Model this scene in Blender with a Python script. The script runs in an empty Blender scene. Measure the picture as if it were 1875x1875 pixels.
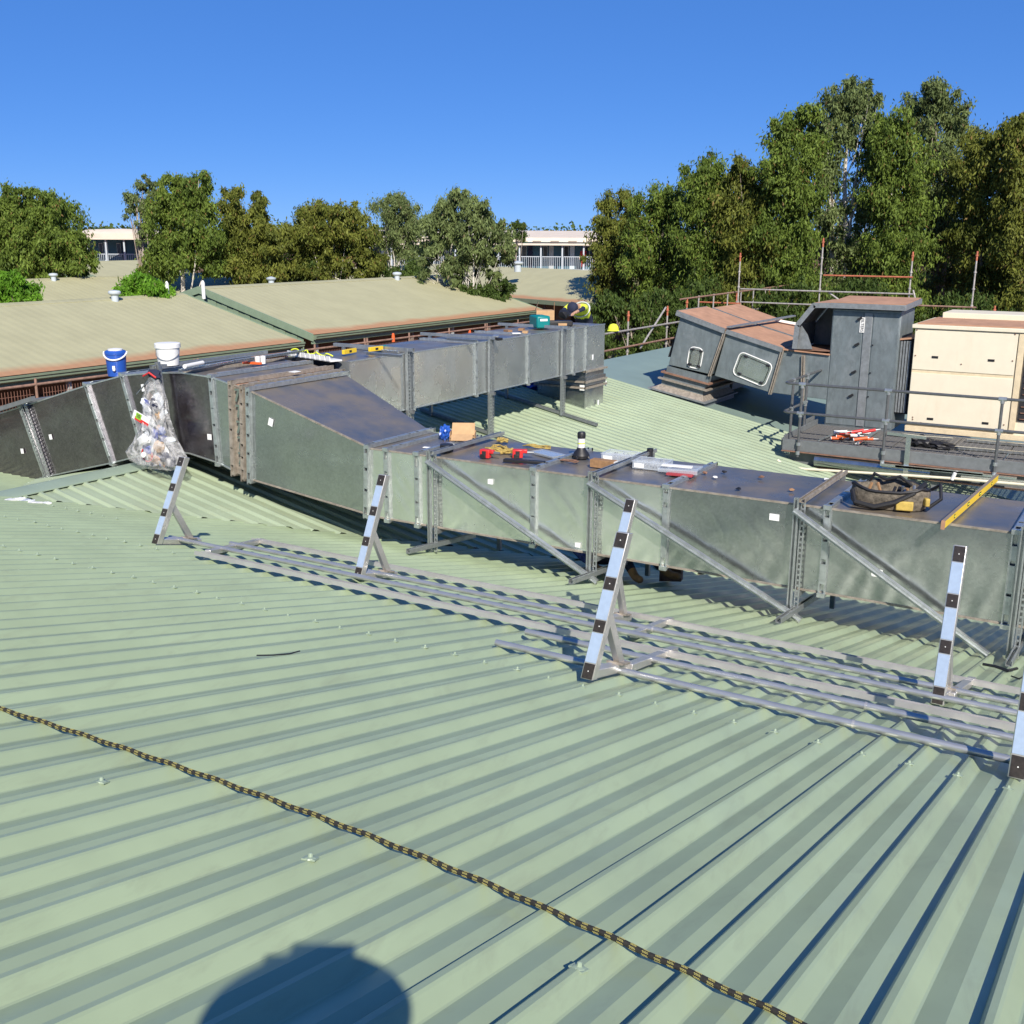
import bpy, math, random
import numpy as np
from mathutils import Vector, Matrix, Quaternion
random.seed(7); RNG = np.random.default_rng(7)
scene = bpy.context.scene
COL = scene.collection
# ------------------------------------------------------------------ camera, sky, sun, exposure
F_PX = 1982.3; PITCH = math.radians(14.377); ROLL = math.radians(0.267); YAW = math.radians(31.22); EYE = Vector((0, 0, 6.0))
_fh = Vector((-math.sin(YAW), math.cos(YAW), 0)); _rh = Vector((math.cos(YAW), math.sin(YAW), 0)); _z = Vector((0, 0, 1))
FW = _fh*math.cos(PITCH) - _z*math.sin(PITCH); _u = _rh.cross(FW)
RT = _rh*math.cos(ROLL) + _u*math.sin(ROLL); UP = -_rh*math.sin(ROLL) + _u*math.cos(ROLL)
cam = bpy.data.objects.new('camera', bpy.data.cameras.new('camera')); COL.objects.link(cam)
cam.matrix_world = Matrix((( RT.x, UP.x, -FW.x, EYE.x), (RT.y, UP.y, -FW.y, EYE.y), (RT.z, UP.z, -FW.z, EYE.z), (0, 0, 0, 1)))
cam.data.sensor_width = 36; cam.data.sensor_fit = 'HORIZONTAL'; cam.data.lens = 36*F_PX/1875; cam.data.clip_end = 3000; cam.data.clip_start = .05
scene.camera = cam
TO_SUN = Vector((.54, -.595, .596)).normalized()
w = bpy.data.worlds.new('World'); scene.world = w; w.use_nodes = True
nt = w.node_tree; sky = nt.nodes.new('ShaderNodeTexSky'); sky.sky_type = 'NISHITA'; sky.sun_disc = False
sky.sun_elevation = math.asin(TO_SUN.z); sky.sun_rotation = math.atan2(TO_SUN.x, TO_SUN.y)
sky.air_density = .45; sky.dust_density = 0; sky.ozone_density = 7; sky.altitude = 0
gm = nt.nodes.new('ShaderNodeGamma'); gm.inputs[1].default_value = .41; hs = nt.nodes.new('ShaderNodeHueSaturation'); hs.inputs['Saturation'].default_value = 1.55
tm = nt.nodes.new('ShaderNodeMixRGB'); tm.blend_type = 'MULTIPLY'; tm.inputs[0].default_value = 1; tm.inputs[2].default_value = (1.10, 1.60, 2.55, 1)
nt.links.new(sky.outputs[0], gm.inputs[0]); nt.links.new(gm.outputs[0], hs.inputs['Color']); nt.links.new(hs.outputs[0], tm.inputs[1])
nt.links.new(tm.outputs[0], nt.nodes['Background'].inputs[0]); nt.nodes['Background'].inputs[1].default_value = .105
sl = bpy.data.lights.new('sun', 'SUN'); sl.energy = 5; sl.angle = math.radians(.5); sl.color = (1, .925, .82)
so = bpy.data.objects.new('sun', sl); COL.objects.link(so); so.rotation_euler = TO_SUN.to_track_quat('Z', 'Y').to_euler(); so.location = (20, -25, 40)
scene.view_settings.view_transform = 'Standard'; scene.view_settings.look = 'None'; scene.view_settings.exposure = 0.47; scene.view_settings.gamma = 1

# ------------------------------------------------------------------ measuring helpers: photo pixel -> point on a real plane
def hit(px, py, n, d):
    r = FW*F_PX + RT*(px-937.5) - UP*(py-937.5); n = Vector(n); t = (d - n.dot(EYE))/n.dot(r); return EYE + r*t
def onX(px, py, x): return hit(px, py, (1, 0, 0), x)
def onY(px, py, y): return hit(px, py, (0, 1, 0), y)
def onZ(px, py, z): return hit(px, py, (0, 0, 1), z)
KA, DA = .2405, 4.84                 # front roof slope:  z = DA - KA*y
KB, DB, XR = .20, .93, -10.95        # side roof slope:   z = DB - KB*x, ridge at x = XR
def zA(y): return DA - KA*y
def zB(x): return DB - KB*x if x > XR else DB - KB*XR + KB*(x-XR)
def onA(px, py, h=0): return hit(px, py, (0, KA, 1), DA+h)
def onB(px, py, h=0): return hit(px, py, (KB, 0, 1), DB+h)
NA = Vector((0, KA, 1)).normalized(); TA = Vector((0, 1, -KA)).normalized(); NB = Vector((KB, 0, 1)).normalized()

# ------------------------------------------------------------------ materials
MATS = {}
def mat(name, col, rough=.6, metal=0., noise=0., nscale=8., bump=0., bscale=40., col2=None, spec=.5, trans=0., stretch=None, detail=4., rvar=0., thr=(.35, .65), smear=None, spangle=0.):
    col = tuple(c*.89 for c in col); col2 = tuple(c*.89 for c in col2) if col2 else None
    m = bpy.data.materials.new(name); m.use_nodes = True; n = m.node_tree.nodes; l = m.node_tree.links
    b = n['Principled BSDF']; b.inputs['Roughness'].default_value = rough; b.inputs['Metallic'].default_value = metal
    b.inputs['Specular IOR Level'].default_value = spec
    b.inputs['Base Color'].default_value = (*col, 1)
    if trans: b.inputs['Transmission Weight'].default_value = trans
    if col2 or noise or bump or rvar or smear or spangle:
        tc = n.new('ShaderNodeTexCoord'); mp = n.new('ShaderNodeMapping'); l.new(tc.outputs['Object'], mp.inputs[0])
        if stretch: mp.inputs['Scale'].default_value = stretch
    if col2 or noise:
        t = n.new('ShaderNodeTexNoise'); t.inputs['Scale'].default_value = nscale; t.inputs['Detail'].default_value = detail; t.inputs['Roughness'].default_value = .65
        l.new(mp.outputs[0], t.inputs[0]); r = n.new('ShaderNodeValToRGB'); r.color_ramp.elements[0].position = thr[0]; r.color_ramp.elements[1].position = thr[1]
        c2 = col2 if col2 else tuple(c*(1-noise) for c in col); c1 = col if col2 else tuple(min(1, c*(1+noise)) for c in col)
        r.color_ramp.elements[0].color = (*c1, 1); r.color_ramp.elements[1].color = (*c2, 1)
        l.new(t.outputs[0], r.inputs[0]); l.new(r.outputs[0], b.inputs['Base Color'])
    if spangle:
        vo = n.new('ShaderNodeTexVoronoi'); vo.inputs['Scale'].default_value = 42; l.new(tc.outputs['Object'], vo.inputs[0]); sp = n.new('ShaderNodeMixRGB'); sp.blend_type = 'OVERLAY'; sp.inputs[0].default_value = spangle
        bw = n.new('ShaderNodeRGBToBW'); l.new(vo.outputs['Color'], bw.inputs[0]); l.new(b.inputs['Base Color'].links[0].from_socket, sp.inputs[1]); l.new(bw.outputs[0], sp.inputs[2]); l.new(sp.outputs[0], b.inputs['Base Color'])
    if smear:
        am, sc_, st_ = smear; m2_ = n.new('ShaderNodeMapping'); m2_.inputs['Scale'].default_value = st_; m2_.inputs['Rotation'].default_value = (.0, .0, 0); l.new(tc.outputs['Object'], m2_.inputs[0])
        t5_ = n.new('ShaderNodeTexNoise'); t5_.inputs['Scale'].default_value = 1.6; t5_.inputs['Detail'].default_value = 8; t5_.inputs['Roughness'].default_value = .7; t5_.inputs['Distortion'].default_value = .6; l.new(m2_.outputs[0], t5_.inputs[0])
        mr_ = n.new('ShaderNodeMapRange'); mr_.inputs['From Min'].default_value = .52; mr_.inputs['From Max'].default_value = .75; mr_.inputs['To Max'].default_value = am; l.new(t5_.outputs[0], mr_.inputs[0])
        mx_ = n.new('ShaderNodeMixRGB'); l.new(mr_.outputs[0], mx_.inputs[0]); l.new(b.inputs['Base Color'].links[0].from_socket, mx_.inputs[1]); mx_.inputs[2].default_value = (*sc_, 1); l.new(mx_.outputs[0], b.inputs['Base Color'])
    if rvar:
        t3 = n.new('ShaderNodeTexNoise'); t3.inputs['Scale'].default_value = nscale*1.7; t3.inputs['Detail'].default_value = 3; l.new(mp.outputs[0], t3.inputs[0])
        mr = n.new('ShaderNodeMapRange'); mr.inputs['From Min'].default_value = .3; mr.inputs['From Max'].default_value = .7
        mr.inputs['To Min'].default_value = max(.02, rough-rvar); mr.inputs['To Max'].default_value = rough+rvar
        l.new(t3.outputs[0], mr.inputs[0]); l.new(mr.outputs[0], b.inputs['Roughness'])
    if bump:
        t2 = n.new('ShaderNodeTexNoise'); t2.inputs['Scale'].default_value = bscale; t2.inputs['Detail'].default_value = 3; l.new(mp.outputs[0], t2.inputs[0])
        bp = n.new('ShaderNodeBump'); bp.inputs['Strength'].default_value = bump; bp.inputs['Distance'].default_value = .02
        l.new(t2.outputs[0], bp.inputs['Height']); l.new(bp.outputs[0], b.inputs['Normal'])
    MATS[name] = m; return m
mat('roof_green', (.325, .405, .255), .36, 0, .07, 1.3, .03, 3, rvar=.08, smear=(.5, (.21, .24, .16), (7, .9, 9)))
mat('roof_green_side', (.325, .395, .27), .45, 0, .07, 1.0, .03, 3, rvar=.1, smear=(.35, (.26, .25, .13), (.8, 7, 9)))
mat('roof_teal', (.22, .30, .27), .42, 0, .07, 1.0)
mat('ridge_cap', (.30, .38, .28), .45, 0, .06, 2.0)
mat('galv', (.47, .50, .50), .22, .93, .07, 2.0, .04, 1.8, rvar=.07, spangle=.10, smear=(.30, (.70, .74, .72), (1.1, 1.1, 1.1)))
mat('galv_back_lit', (.68, .71, .69), .27, .88, .07, 1.6, .04, 1.8, rvar=.07, spangle=.10, smear=(.3, (.80, .83, .80), (1, 1, 1))); mat('galv_pale_glare', (.92, .95, .91), .22, .93, .08, 2.2, .06, 3.2, stretch=(1, 1, .8), rvar=.08, spangle=.15, smear=(.25, (.55, .58, .57), (1.5, 1.5, 1.5)))  # back-duct highlights and front-duct rib glare put into the colour; also plain pale metal
mat('galv_dark_reflect', (.22, .20, .22), .20, .93, .12, 3.0, .05, 1.6, rvar=.08, spangle=.2, smear=(.4, (.35, .36, .37), (1, 1, 1)))  # same sheet as galv, with dark reflected surroundings put into the colour
mat('galv_top', (.15, .17, .205), .36, .5, 0, 1.6, .04, 3, col2=(.31, .26, .20), rvar=.12, detail=9., thr=(.36, .60))
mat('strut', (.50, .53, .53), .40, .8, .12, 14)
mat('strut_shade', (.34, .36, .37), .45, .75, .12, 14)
mat('flange', (.56, .60, .60), .38, .8, .14, 20)
mat('rusty_frame', (.33, .29, .24), .6, .3, .25, 18)
mat('alu', (.66, .64, .61), .34, .65, .08, 4, rvar=.06)
mat('alu_pipe', (.54, .55, .55), .33, .7, .08, 5, rvar=.06)
mat('tape_white', (.36, .46, .62), .32, 0, .05, 30)
mat('tape_black', (.035, .028, .026), .4, 0, .3, 60)
mat('old_duct', (.19, .225, .235), .5, .35, .16, 7, .03, 20, stretch=(1, 1, .5), smear=(.5, (.36, .39, .40), (2, 2, .9)))
mat('old_duct_trim', (.27, .29, .30), .5, .4, .15, 12)
mat('rust_top', (.44, .245, .15), .85, 0, .14, 4, .05, 60)
mat('rust_dark', (.22, .12, .08), .85, 0, .25, 9)
mat('cream', (.80, .73, .56), .5, 0, .03, 3, smear=(.22, (.55, .42, .26), (3, 3, .7)))
mat('cream_edge', (.72, .60, .40), .55, 0, .10, 6)
mat('black', (.015, .015, .017), .5); mat('dark_inside', (.02, .02, .022), .8)
mat('grate', (.24, .235, .23), .55, .5, .15, 20); mat('beam_grey', (.20, .215, .22), .5, .3, .12, 8)
mat('handrail', (.17, .175, .18), .45, .6, .12, 20)
mat('white', (.80, .80, .78), .5); mat('paper', (.85, .86, .84), .8, 0, .04, 40)
mat('blue', (.02, .09, .42), .35); mat('blue_fabric', (.05, .08, .35), .8, 0, .3, 20)
mat('navy', (.015, .02, .05), .85); mat('hivis', (.75, .85, .05), .75, 0, .08, 20); mat('silver_tape', (.6, .62, .62), .4)
mat('red', (.62, .03, .03), .4); mat('orange', (.75, .13, .03), .5); mat('orange_paint', (.46, .14, .07), .6, 0, .3, 14)
mat('scaf_grey', (.45, .42, .38), .55, .4, .25, 14); mat('yellow', (.80, .55, .03), .45); mat('red_dull', (.38, .05, .06), .5); mat('ochre', (.50, .36, .08), .7, 0, .15, 20); mat('teal', (.0, .20, .20), .45)
mat('card', (.52, .33, .17), .9, 0, .1, 10); mat('card_dark', (.30, .17, .09), .9); mat('wood', (.30, .17, .08), .8, 0, .2, 20)
mat('skin', (.45, .26, .17), .6); mat('camo', (.07, .06, .045), .9, 0, 0, 26, .3, 60, col2=(.20, .17, .13))
mat('rope_black', (.02, .018, .014), .8, 0, .3, 200, .3, 400); mat('rope_yellow', (.42, .38, .12), .8)
mat('rope_tan', (.40, .29, .08), .85, 0, .3, 80)
mat('clear_plastic', (.62, .66, .70), .25); mat('cloudy_tub', (.55, .60, .64), .3)
mat('screws', (.35, .36, .36), .4, .8)
mat('gutter', (.20, .25, .17), .5, 0, .08, 3); mat('gable_green', (.23, .31, .21), .6, 0, .06, 5)
mat('wall_brown', (.15, .095, .07), .9, 0, .2, 2); mat('wall_mauve', (.22, .18, .15), .9, 0, .1, 2); mat('window_dark', (.02, .025, .03), .15)
mat('wall_blue', (.04, .11, .15), .7, 0, .1, 2); mat('pale_roof', (.72, .62, .50), .6, 0, .06, 1); mat('pale_steel', (.50, .56, .60), .5)
mat('curtain', (.40, .42, .42), .8); mat('mesh_rust', (.25, .12, .08), .8); mat('rail_rust', (.27, .16, .115), .75, 0, .3, 10)
mat('soil', (.27, .13, .07), .95, 0, .2, .6, .3, 5, col2=(.17, .10, .06)); mat('bark', (.50, .44, .36), .85, 0, .0, 5, .2, 30, col2=(.22, .17, .13), stretch=(1, 1, .25))
mat('bark_white', (.66, .62, .55), .8, 0, 0, 3, .1, 20, col2=(.36, .30, .24), stretch=(1, 1, .3), thr=(.5, .7))
# painted house roof: fine ribs down the slope, red dust gathered above the gutter
def house_roof_mat():
    m = mat('house_roof', (.42, .405, .245), .75, 0, .05, 1.2); n = m.node_tree.nodes; l = m.node_tree.links; b = n['Principled BSDF']
    tc = n.new('ShaderNodeTexCoord'); w_ = n.new('ShaderNodeTexWave'); w_.bands_direction = 'Y'; w_.inputs['Scale'].default_value = 1.1; w_.inputs['Distortion'].default_value = .3
    l.new(tc.outputs['Object'], w_.inputs[0]); bp = n.new('ShaderNodeBump'); bp.inputs['Strength'].default_value = .12; bp.inputs['Distance'].default_value = .03
    l.new(w_.outputs[0], bp.inputs['Height']); l.new(bp.outputs[0], b.inputs['Normal'])
    uv = n.new('ShaderNodeAttribute'); uv.attribute_name = 'eave'; ns = n.new('ShaderNodeTexNoise'); ns.inputs['Scale'].default_value = .9; l.new(tc.outputs['Object'], ns.inputs[0])
    ma = n.new('ShaderNodeMath'); ma.operation = 'MULTIPLY_ADD'; l.new(ns.outputs[0], ma.inputs[0]); ma.inputs[1].default_value = .10; l.new(uv.outputs['Fac'], ma.inputs[2])
    cr = n.new('ShaderNodeValToRGB'); cr.color_ramp.elements[0].position = .94; cr.color_ramp.elements[0].color = (0, 0, 0, 1); cr.color_ramp.elements[1].position = 1.05; cr.color_ramp.elements[1].color = (1, 1, 1, 1)
    l.new(ma.outputs[0], cr.inputs[0]); mx = n.new('ShaderNodeMixRGB'); src = b.inputs['Base Color'].links[0].from_socket
    l.new(cr.outputs[0], mx.inputs[0]); l.new(src, mx.inputs[1]); mx.inputs[2].default_value = (.38, .21, .11, 1); l.new(mx.outputs[0], b.inputs['Base Color'])
house_roof_mat()
def leaf_mat(name):
    m = bpy.data.materials.new(name); m.use_nodes = True; n = m.node_tree.nodes; l = m.node_tree.links; b = n['Principled BSDF']
    a = n.new('ShaderNodeAttribute'); a.attribute_name = 'tint'; l.new(a.outputs['Color'], b.inputs['Base Color']); b.inputs['Roughness'].default_value = .55; b.inputs['Specular IOR Level'].default_value = .15
    t = n.new('ShaderNodeBsdfTranslucent'); l.new(a.outputs['Color'], t.inputs[0]); mx = n.new('ShaderNodeMixShader'); mx.inputs[0].default_value = .30
    l.new(b.outputs[0], mx.inputs[1]); l.new(t.outputs[0], mx.inputs[2]); l.new(mx.outputs[0], n['Material Output'].inputs[0]); MATS[name] = m
leaf_mat('leaf')
def plastic_film(name, col, alpha, crinkle=False):
    m = bpy.data.materials.new(name); m.use_nodes = True; n = m.node_tree.nodes; l = m.node_tree.links; b = n['Principled BSDF']
    b.inputs['Base Color'].default_value = (*col, 1); b.inputs['Roughness'].default_value = .18; b.inputs['Alpha'].default_value = alpha; MATS[name] = m
    if crinkle:
        tc = n.new('ShaderNodeTexCoord'); t = n.new('ShaderNodeTexNoise'); t.inputs['Scale'].default_value = 9; t.inputs['Detail'].default_value = 5; t.inputs['Distortion'].default_value = 1.2; l.new(tc.outputs['Object'], t.inputs[0]); bp = n.new('ShaderNodeBump'); bp.inputs['Strength'].default_value = .9; bp.inputs['Distance'].default_value = .06; l.new(t.outputs[0], bp.inputs['Height']); l.new(bp.outputs[0], b.inputs['Normal'])
        mr = n.new('ShaderNodeMapRange'); mr.inputs['From Min'].default_value = .35; mr.inputs['From Max'].default_value = .7; mr.inputs['To Min'].default_value = .10; mr.inputs['To Max'].default_value = .62; l.new(t.outputs[0], mr.inputs[0]); l.new(mr.outputs[0], b.inputs['Alpha'])
plastic_film('film', (.66, .66, .66), .30, True); plastic_film('tub_clear', (.62, .68, .74), .28); plastic_film('window_glass', (.05, .07, .09), .6)

# ------------------------------------------------------------------ mesh builder
class MB:
    def __init__(s): s.v = []; s.f = []; s.m = []; s.cm = 0
    def add(s, vs, fs):
        o = len(s.v); s.v += [tuple(p) for p in vs]; s.f += [tuple(i+o for i in f) for f in fs]; s.m += [s.cm]*len(fs); return s
    def hexa(s, p):  # 8 points: bottom 0-3 ccw, top 4-7
        return s.add(p, [(3, 2, 1, 0), (4, 5, 6, 7), (0, 1, 5, 4), (1, 2, 6, 5), (2, 3, 7, 6), (3, 0, 4, 7)])
    def box(s, lo, hi):
        x0, y0, z0 = [min(a, b) for a, b in zip(lo, hi)]; x1, y1, z1 = [max(a, b) for a, b in zip(lo, hi)]
        return s.hexa([(x0, y0, z0), (x1, y0, z0), (x1, y1, z0), (x0, y1, z0), (x0, y0, z1), (x1, y0, z1), (x1, y1, z1), (x0, y1, z1)])
    def obox(s, c, ax, h):
        c = Vector(c); a = [Vector(q).normalized()*k for q, k in zip(ax, h)]; P = []
        for z in (-1, 1):
            for x, y in ((-1, -1), (1, -1), (1, 1), (-1, 1)): P.append(c + a[0]*x + a[1]*y + a[2]*z)
        return s.hexa(P)
    def bar(s, p, q, wd, ht, up=(0, 0, 1)):
        p = Vector(p); q = Vector(q); d = (q-p).normalized(); sd = d.cross(Vector(up)).normalized(); u = sd.cross(d)
        return s.obox((p+q)/2, (sd, u, -d) if sd.cross(u).dot(-d) > 0 else (sd, u, d), (wd/2, ht/2, (q-p).length/2))
    def tube(s, p, q, r, n=10, r2=None, cap=True):
        p = Vector(p); q = Vector(q); d = (q-p).normalized(); a = d.orthogonal().normalized(); b = d.cross(a); r2 = r if r2 is None else r2; V = []
        for c, rr in ((p, r), (q, r2)):
            for i in range(n): t = 2*math.pi*i/n; V.append(c + (a*math.cos(t) + b*math.sin(t))*rr)
        Fs = [(i, (i+1) % n, n+(i+1) % n, n+i) for i in range(n)]
        if cap: Fs += [tuple(range(n-1, -1, -1)), tuple(range(n, 2*n))]
        return s.add(V, Fs)
    def path(s, pts, r, n=8, rs=None):
        pts = [Vector(p) for p in pts]; V = []; a = None
        for i, c in enumerate(pts):
            d = (pts[min(i+1, len(pts)-1)] - pts[max(i-1, 0)]).normalized()
            a = d.orthogonal().normalized() if a is None else (a - d*a.dot(d)).normalized(); b = d.cross(a); rr = rs[i] if rs else r
            for k in range(n): t = 2*math.pi*k/n; V.append(c + (a*math.cos(t)+b*math.sin(t))*rr)
        Fs = [(i*n+k, i*n+(k+1) % n, (i+1)*n+(k+1) % n, (i+1)*n+k) for i in range(len(pts)-1) for k in range(n)]
        Fs += [tuple(range(n-1, -1, -1)), tuple(range((len(pts)-1)*n, len(pts)*n))]
        return s.add(V, Fs)
    def lathe(s, c, prof, n=20, ax=(0, 0, 1), sx=1., sy=1.):
        c = Vector(c); d = Vector(ax).normalized(); a = d.orthogonal().normalized(); b = d.cross(a); V = []
        for r, h in prof:
            for k in range(n): t = 2*math.pi*k/n; V.append(c + d*h + (a*math.cos(t)*sx + b*math.sin(t)*sy)*r)
        Fs = [(i*n+k, i*n+(k+1) % n, (i+1)*n+(k+1) % n, (i+1)*n+k) for i in range(len(prof)-1) for k in range(n)]
        Fs += [tuple(range(n-1, -1, -1)), tuple(range((len(prof)-1)*n, len(prof)*n))]
        return s.add(V, Fs)
    def prism(s, pts, d):  # polygon pts extruded by vector d
        pts = [Vector(p) for p in pts]; d = Vector(d); n = len(pts)
        nn = Vector((0, 0, 0))
        for i in range(n): nn += pts[i].cross(pts[(i+1) % n])
        if nn.dot(d) > 0: pts = pts[::-1]
        return s.add(pts + [p+d for p in pts], [tuple(range(n)), tuple(range(2*n-1, n-1, -1))] + [(i, i+n, (i+1) % n+n, (i+1) % n) for i in range(n)])
    def quad(s, a, b, c, d): return s.add([a, b, c, d], [(0, 1, 2, 3)])
    def build(s, name, m, parent=None, smooth=35, bevel=0, loc=None):
        o0 = Vector(loc) if loc is not None else (parent_loc(parent) if parent else Vector((0, 0, 0)))
        me = bpy.data.meshes.new(name); me.from_pydata([(p[0]-o0.x, p[1]-o0.y, p[2]-o0.z) for p in s.v], [], s.f)
        for k in (m if isinstance(m, (list, tuple)) else [m]): me.materials.append(MATS[k])
        if max(s.m, default=0) > 0: me.polygons.foreach_set('material_index', s.m)
        if smooth: me.polygons.foreach_set('use_smooth', [True]*len(me.polygons)); me.set_sharp_from_angle(angle=math.radians(smooth))
        me.update(); o = bpy.data.objects.new(name, me); COL.objects.link(o)
        if parent: o.parent = parent; o.location = o0 - parent_loc(parent)
        else: o.location = o0
        if bevel:
            b = o.modifiers.new('bevel', 'BEVEL'); b.width = bevel; b.segments = 2; b.limit_method = 'ANGLE'
        return o
def parent_loc(o):
    v = Vector((0, 0, 0))
    while o: v += o.location; o = o.parent
    return v
def tag(o, label=None, cat=None, group=None, kind=None):
    for k, v in (('label', label), ('category', cat), ('group', group), ('kind', kind)):
        if v: o[k] = v
    return o
def thing(name, label, cat, loc, group=None):
    o = bpy.data.objects.new(name, None); COL.objects.link(o); o.location = loc; o.empty_display_size = .2; return tag(o, label, cat, group)
def struct(o): o['kind'] = 'structure'; return o
def share(o, parent, loc, rot=None):
    c = o.copy(); COL.objects.link(c); c.parent = parent; c.location = Vector(loc) - parent_loc(parent)
    if rot is not None: c.rotation_euler = rot
    return c
PI = math.pi

# ------------------------------------------------------------------ ground
struct(MB().quad((-900, -400, 0), (900, -400, 0), (900, 1500, 0), (-900, 1500, 0)).build('ground', 'soil'))

# ------------------------------------------------------------------ the building we stand on
bld = thing('main_building', 'green ribbed metal roofed building that fills the foreground and carries the steel ducts', 'building', (-6, 8, 0))
PR = [(0, 0), (.007, .025), (.014, .031), (.031, .032), (.039, .028), (.074, .002), (.080, 0), (.140, .0105), (.2, 0)]   # one rib of the sheeting, 0.2 m wide
def profile(a0, a1):
    out = []; n0 = math.floor(a0/.2); k = n0-1
    while k*.2 < a1:
        for u, h in PR[:-1]:
            t = k*.2+u+.027
            if a0 <= t <= a1: out.append((t, h))
        k += 1
    return out
# front slope: ribs run along y, sheets end at the valley
m = MB(); pr = profile(-17, 6)
def valley_y(x): return min(40, (DA - zB(x))/KA)
for (x0, h0), (x1, h1) in zip(pr, pr[1:]):
    ya, yb = valley_y(x0)+.02, valley_y(x1)+.02
    if x0 < -13.5: ya = yb = (DA-zB(-13.5))/KA
    m.quad((x0, -5, zA(-5)+h0), (x1, -5, zA(-5)+h1), (x1, yb, zA(yb)+h1), (x0, ya, zA(ya)+h0))
wm = m.build('front_roof', 'roof_green', bld, smooth=0)
import bmesh
bm_ = bmesh.new(); bm_.from_mesh(wm.data); bmesh.ops.remove_doubles(bm_, verts=bm_.verts, dist=.0004); bm_.to_mesh(wm.data); bm_.free(); wm.data.polygons.foreach_set('use_smooth', [False]*len(wm.data.polygons))
m = MB(); m.prism([(-17, -5, zA(-5)-.01), (6, -5, zA(-5)-.01), (6, -9, zA(-5)-.5), (-17, -9, zA(-5)-.5)], (0, 0, -.1)).build('rear_roof', 'roof_green', bld)
# side slope: ribs run along x from the ridge down into the valley; open ends stand 3 cm above the front sheets
m = MB(); YB = 20.86; pr = profile(5.8, YB); PB = [(0, 0), (.02, .030), (.05, .030), (.085, 0), (.14, .004), (.2, 0)]
def profb(a0, a1):
    out = []
    for k in range(int(a0/.2), int(a1/.2)+1):
        for u, h in PB[:-1]:
            if a0 <= k*.2+u <= a1: out.append((k*.2+u, h))
    return out
pb = profb(5.8, YB)
def valley_x(y): return min(14, (DB + .035 - zA(y))/KB)
for (y0, h0), (y1, h1) in zip(pb, pb[1:]):
    xa, xb = valley_x(y0), valley_x(y1)
    if xa <= XR+.02 or xb <= XR+.02: continue
    m.quad((XR, y0, zB(XR)+.04+h0), (xa, y0, zB(xa)+.04+h0), (xb, y1, zB(xb)+.04+h1), (XR, y1, zB(XR)+.04+h1))
m.build('side_roof', 'roof_green_side', bld, smooth=0)
m = MB(); m.cm = 0
for (y0, h0), (y1, h1) in zip(pb, pb[1:]):   # the far side of the ridge
    m.quad((-15.6, y0, zB(-15.6)+h0), (XR, y0, zB(XR)+h0), (XR, y1, zB(XR)+h1), (-15.6, y1, zB(-15.6)+h1))
m.build('rear_side_roof', 'roof_green_side', bld, smooth=0)
m = MB(); m.prism([(-11.3, YB, zB(XR)+.07), (2, YB, DB-KB*2+.07), (2, 33, DB-KB*2+.02), (-11.3, 33, zB(XR)+.02)], (0, 0, -.12)).build('smooth_roof', 'roof_teal', bld)
m = MB(); zr = zB(XR)+.078
m.prism([(XR-.22, 4.5, zr-.045), (XR, 4.5, zr), (XR+.20, 4.5, zr-.042), (XR+.20, 4.5, zr-.052), (XR, 4.5, zr-.01), (XR-.22, 4.5, zr-.055)], (0, YB-4.5, 0)).build('ridge_cap', 'ridge_cap', bld)
m = MB(); m.prism([(-11.3, YB, 3.16), (-11.3, 33, 3.13), (-11.38, 33, 3.13), (-11.38, YB, 3.16)], (0, 0, -.25)).build('fascia', 'gable_green', bld)
m = MB(); m.box((-15.5, -8.5, 0), (-15.3, 20.8, 2.05)).box((-15.5, 20.6, 0), (-11.4, 20.8, 2.05)).box((-11.3, 20.6, 0), (-11.1, 32.5, 2.9)).box((-15.5, -8.9, 0), (6, -8.7, 5)); m.build('wall', 'wall_mauve', bld)
m = MB(); m.prism([(-15.62, -5, 2.20), (-15.62, 20.86, 2.20), (-15.75, 20.86, 2.20), (-15.75, -5, 2.20)], (0, 0, -.15)).build('gutter', 'gutter', bld)
# valley: silver lining with loose insulation scraps under the open rib ends
m = MB(); vp = [(x, valley_y(x)) for x in (-11.2, -9, -6, -2, 2, 6)]
for (xa, ya), (xb, yb) in zip(vp, vp[1:]):
    m.prism([(xa-.25, ya-.1, zA(ya)-.0), (xa+.25, ya+.1, zA(ya)-.02), (xb+.25, yb+.1, zA(yb)-.02), (xb-.25, yb-.1, zA(yb))], (0, 0, -.02))
m.build('valley_tray', 'rust_dark', bld)
for i, (px, py) in enumerate(((22, 916), (34, 914), (50, 917), (66, 920), (82, 921))):
    p = onA(px, py, .03); mm = MB()
    for k in range(3):
        q = p+Vector((random.uniform(-.05, .05), random.uniform(-.03, .03), .0)); mm.obox(q, (Vector((1, random.uniform(-.6, .6), .1)), Vector((0, 1, 0)), Vector((0, 0, 1))), (.06, .03, .008))
    mm.build('foil_scrap', ['white', 'paper', 'clear_plastic'][i % 3], bld)
# roofing screws: dome washer on each rib along three purlin lines
sm = MB(); sm.lathe((0, 0, 0), [(.017, 0), (.015, .004), (.007, .006), (.006, .014), (.003, .016)], 8); sm.obox((0, 0, .001), ((1, 0, 0), (0, 1, 0), (0, 0, 1)), (.019, .014, .002))
first = sm.build('roof_screw', 'ridge_cap', bld, loc=(0, 0, 0)); first.location = Vector((-.146, 4.58, zA(4.58)+.03)) - parent_loc(bld)
first.rotation_euler = (-math.atan(KA), 0, 0)
for yy, a, b, st in ((4.58, -40, 3, 1), (5.80, -58, -33, 1), (1.86, -25, 10, 4), (7.0, -50, -44, 1)):
    for k in range(a, b, st):
        if yy == 4.58 and k == -1: continue
        if yy > 4.5 and zB(k*.2+.054) > zA(yy): continue
        share(first, bld, (k*.2+.054, yy+random.uniform(-.015, .015), zA(yy)+.029), (-math.atan(KA), 0, random.uniform(-.3, .3)))

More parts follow.
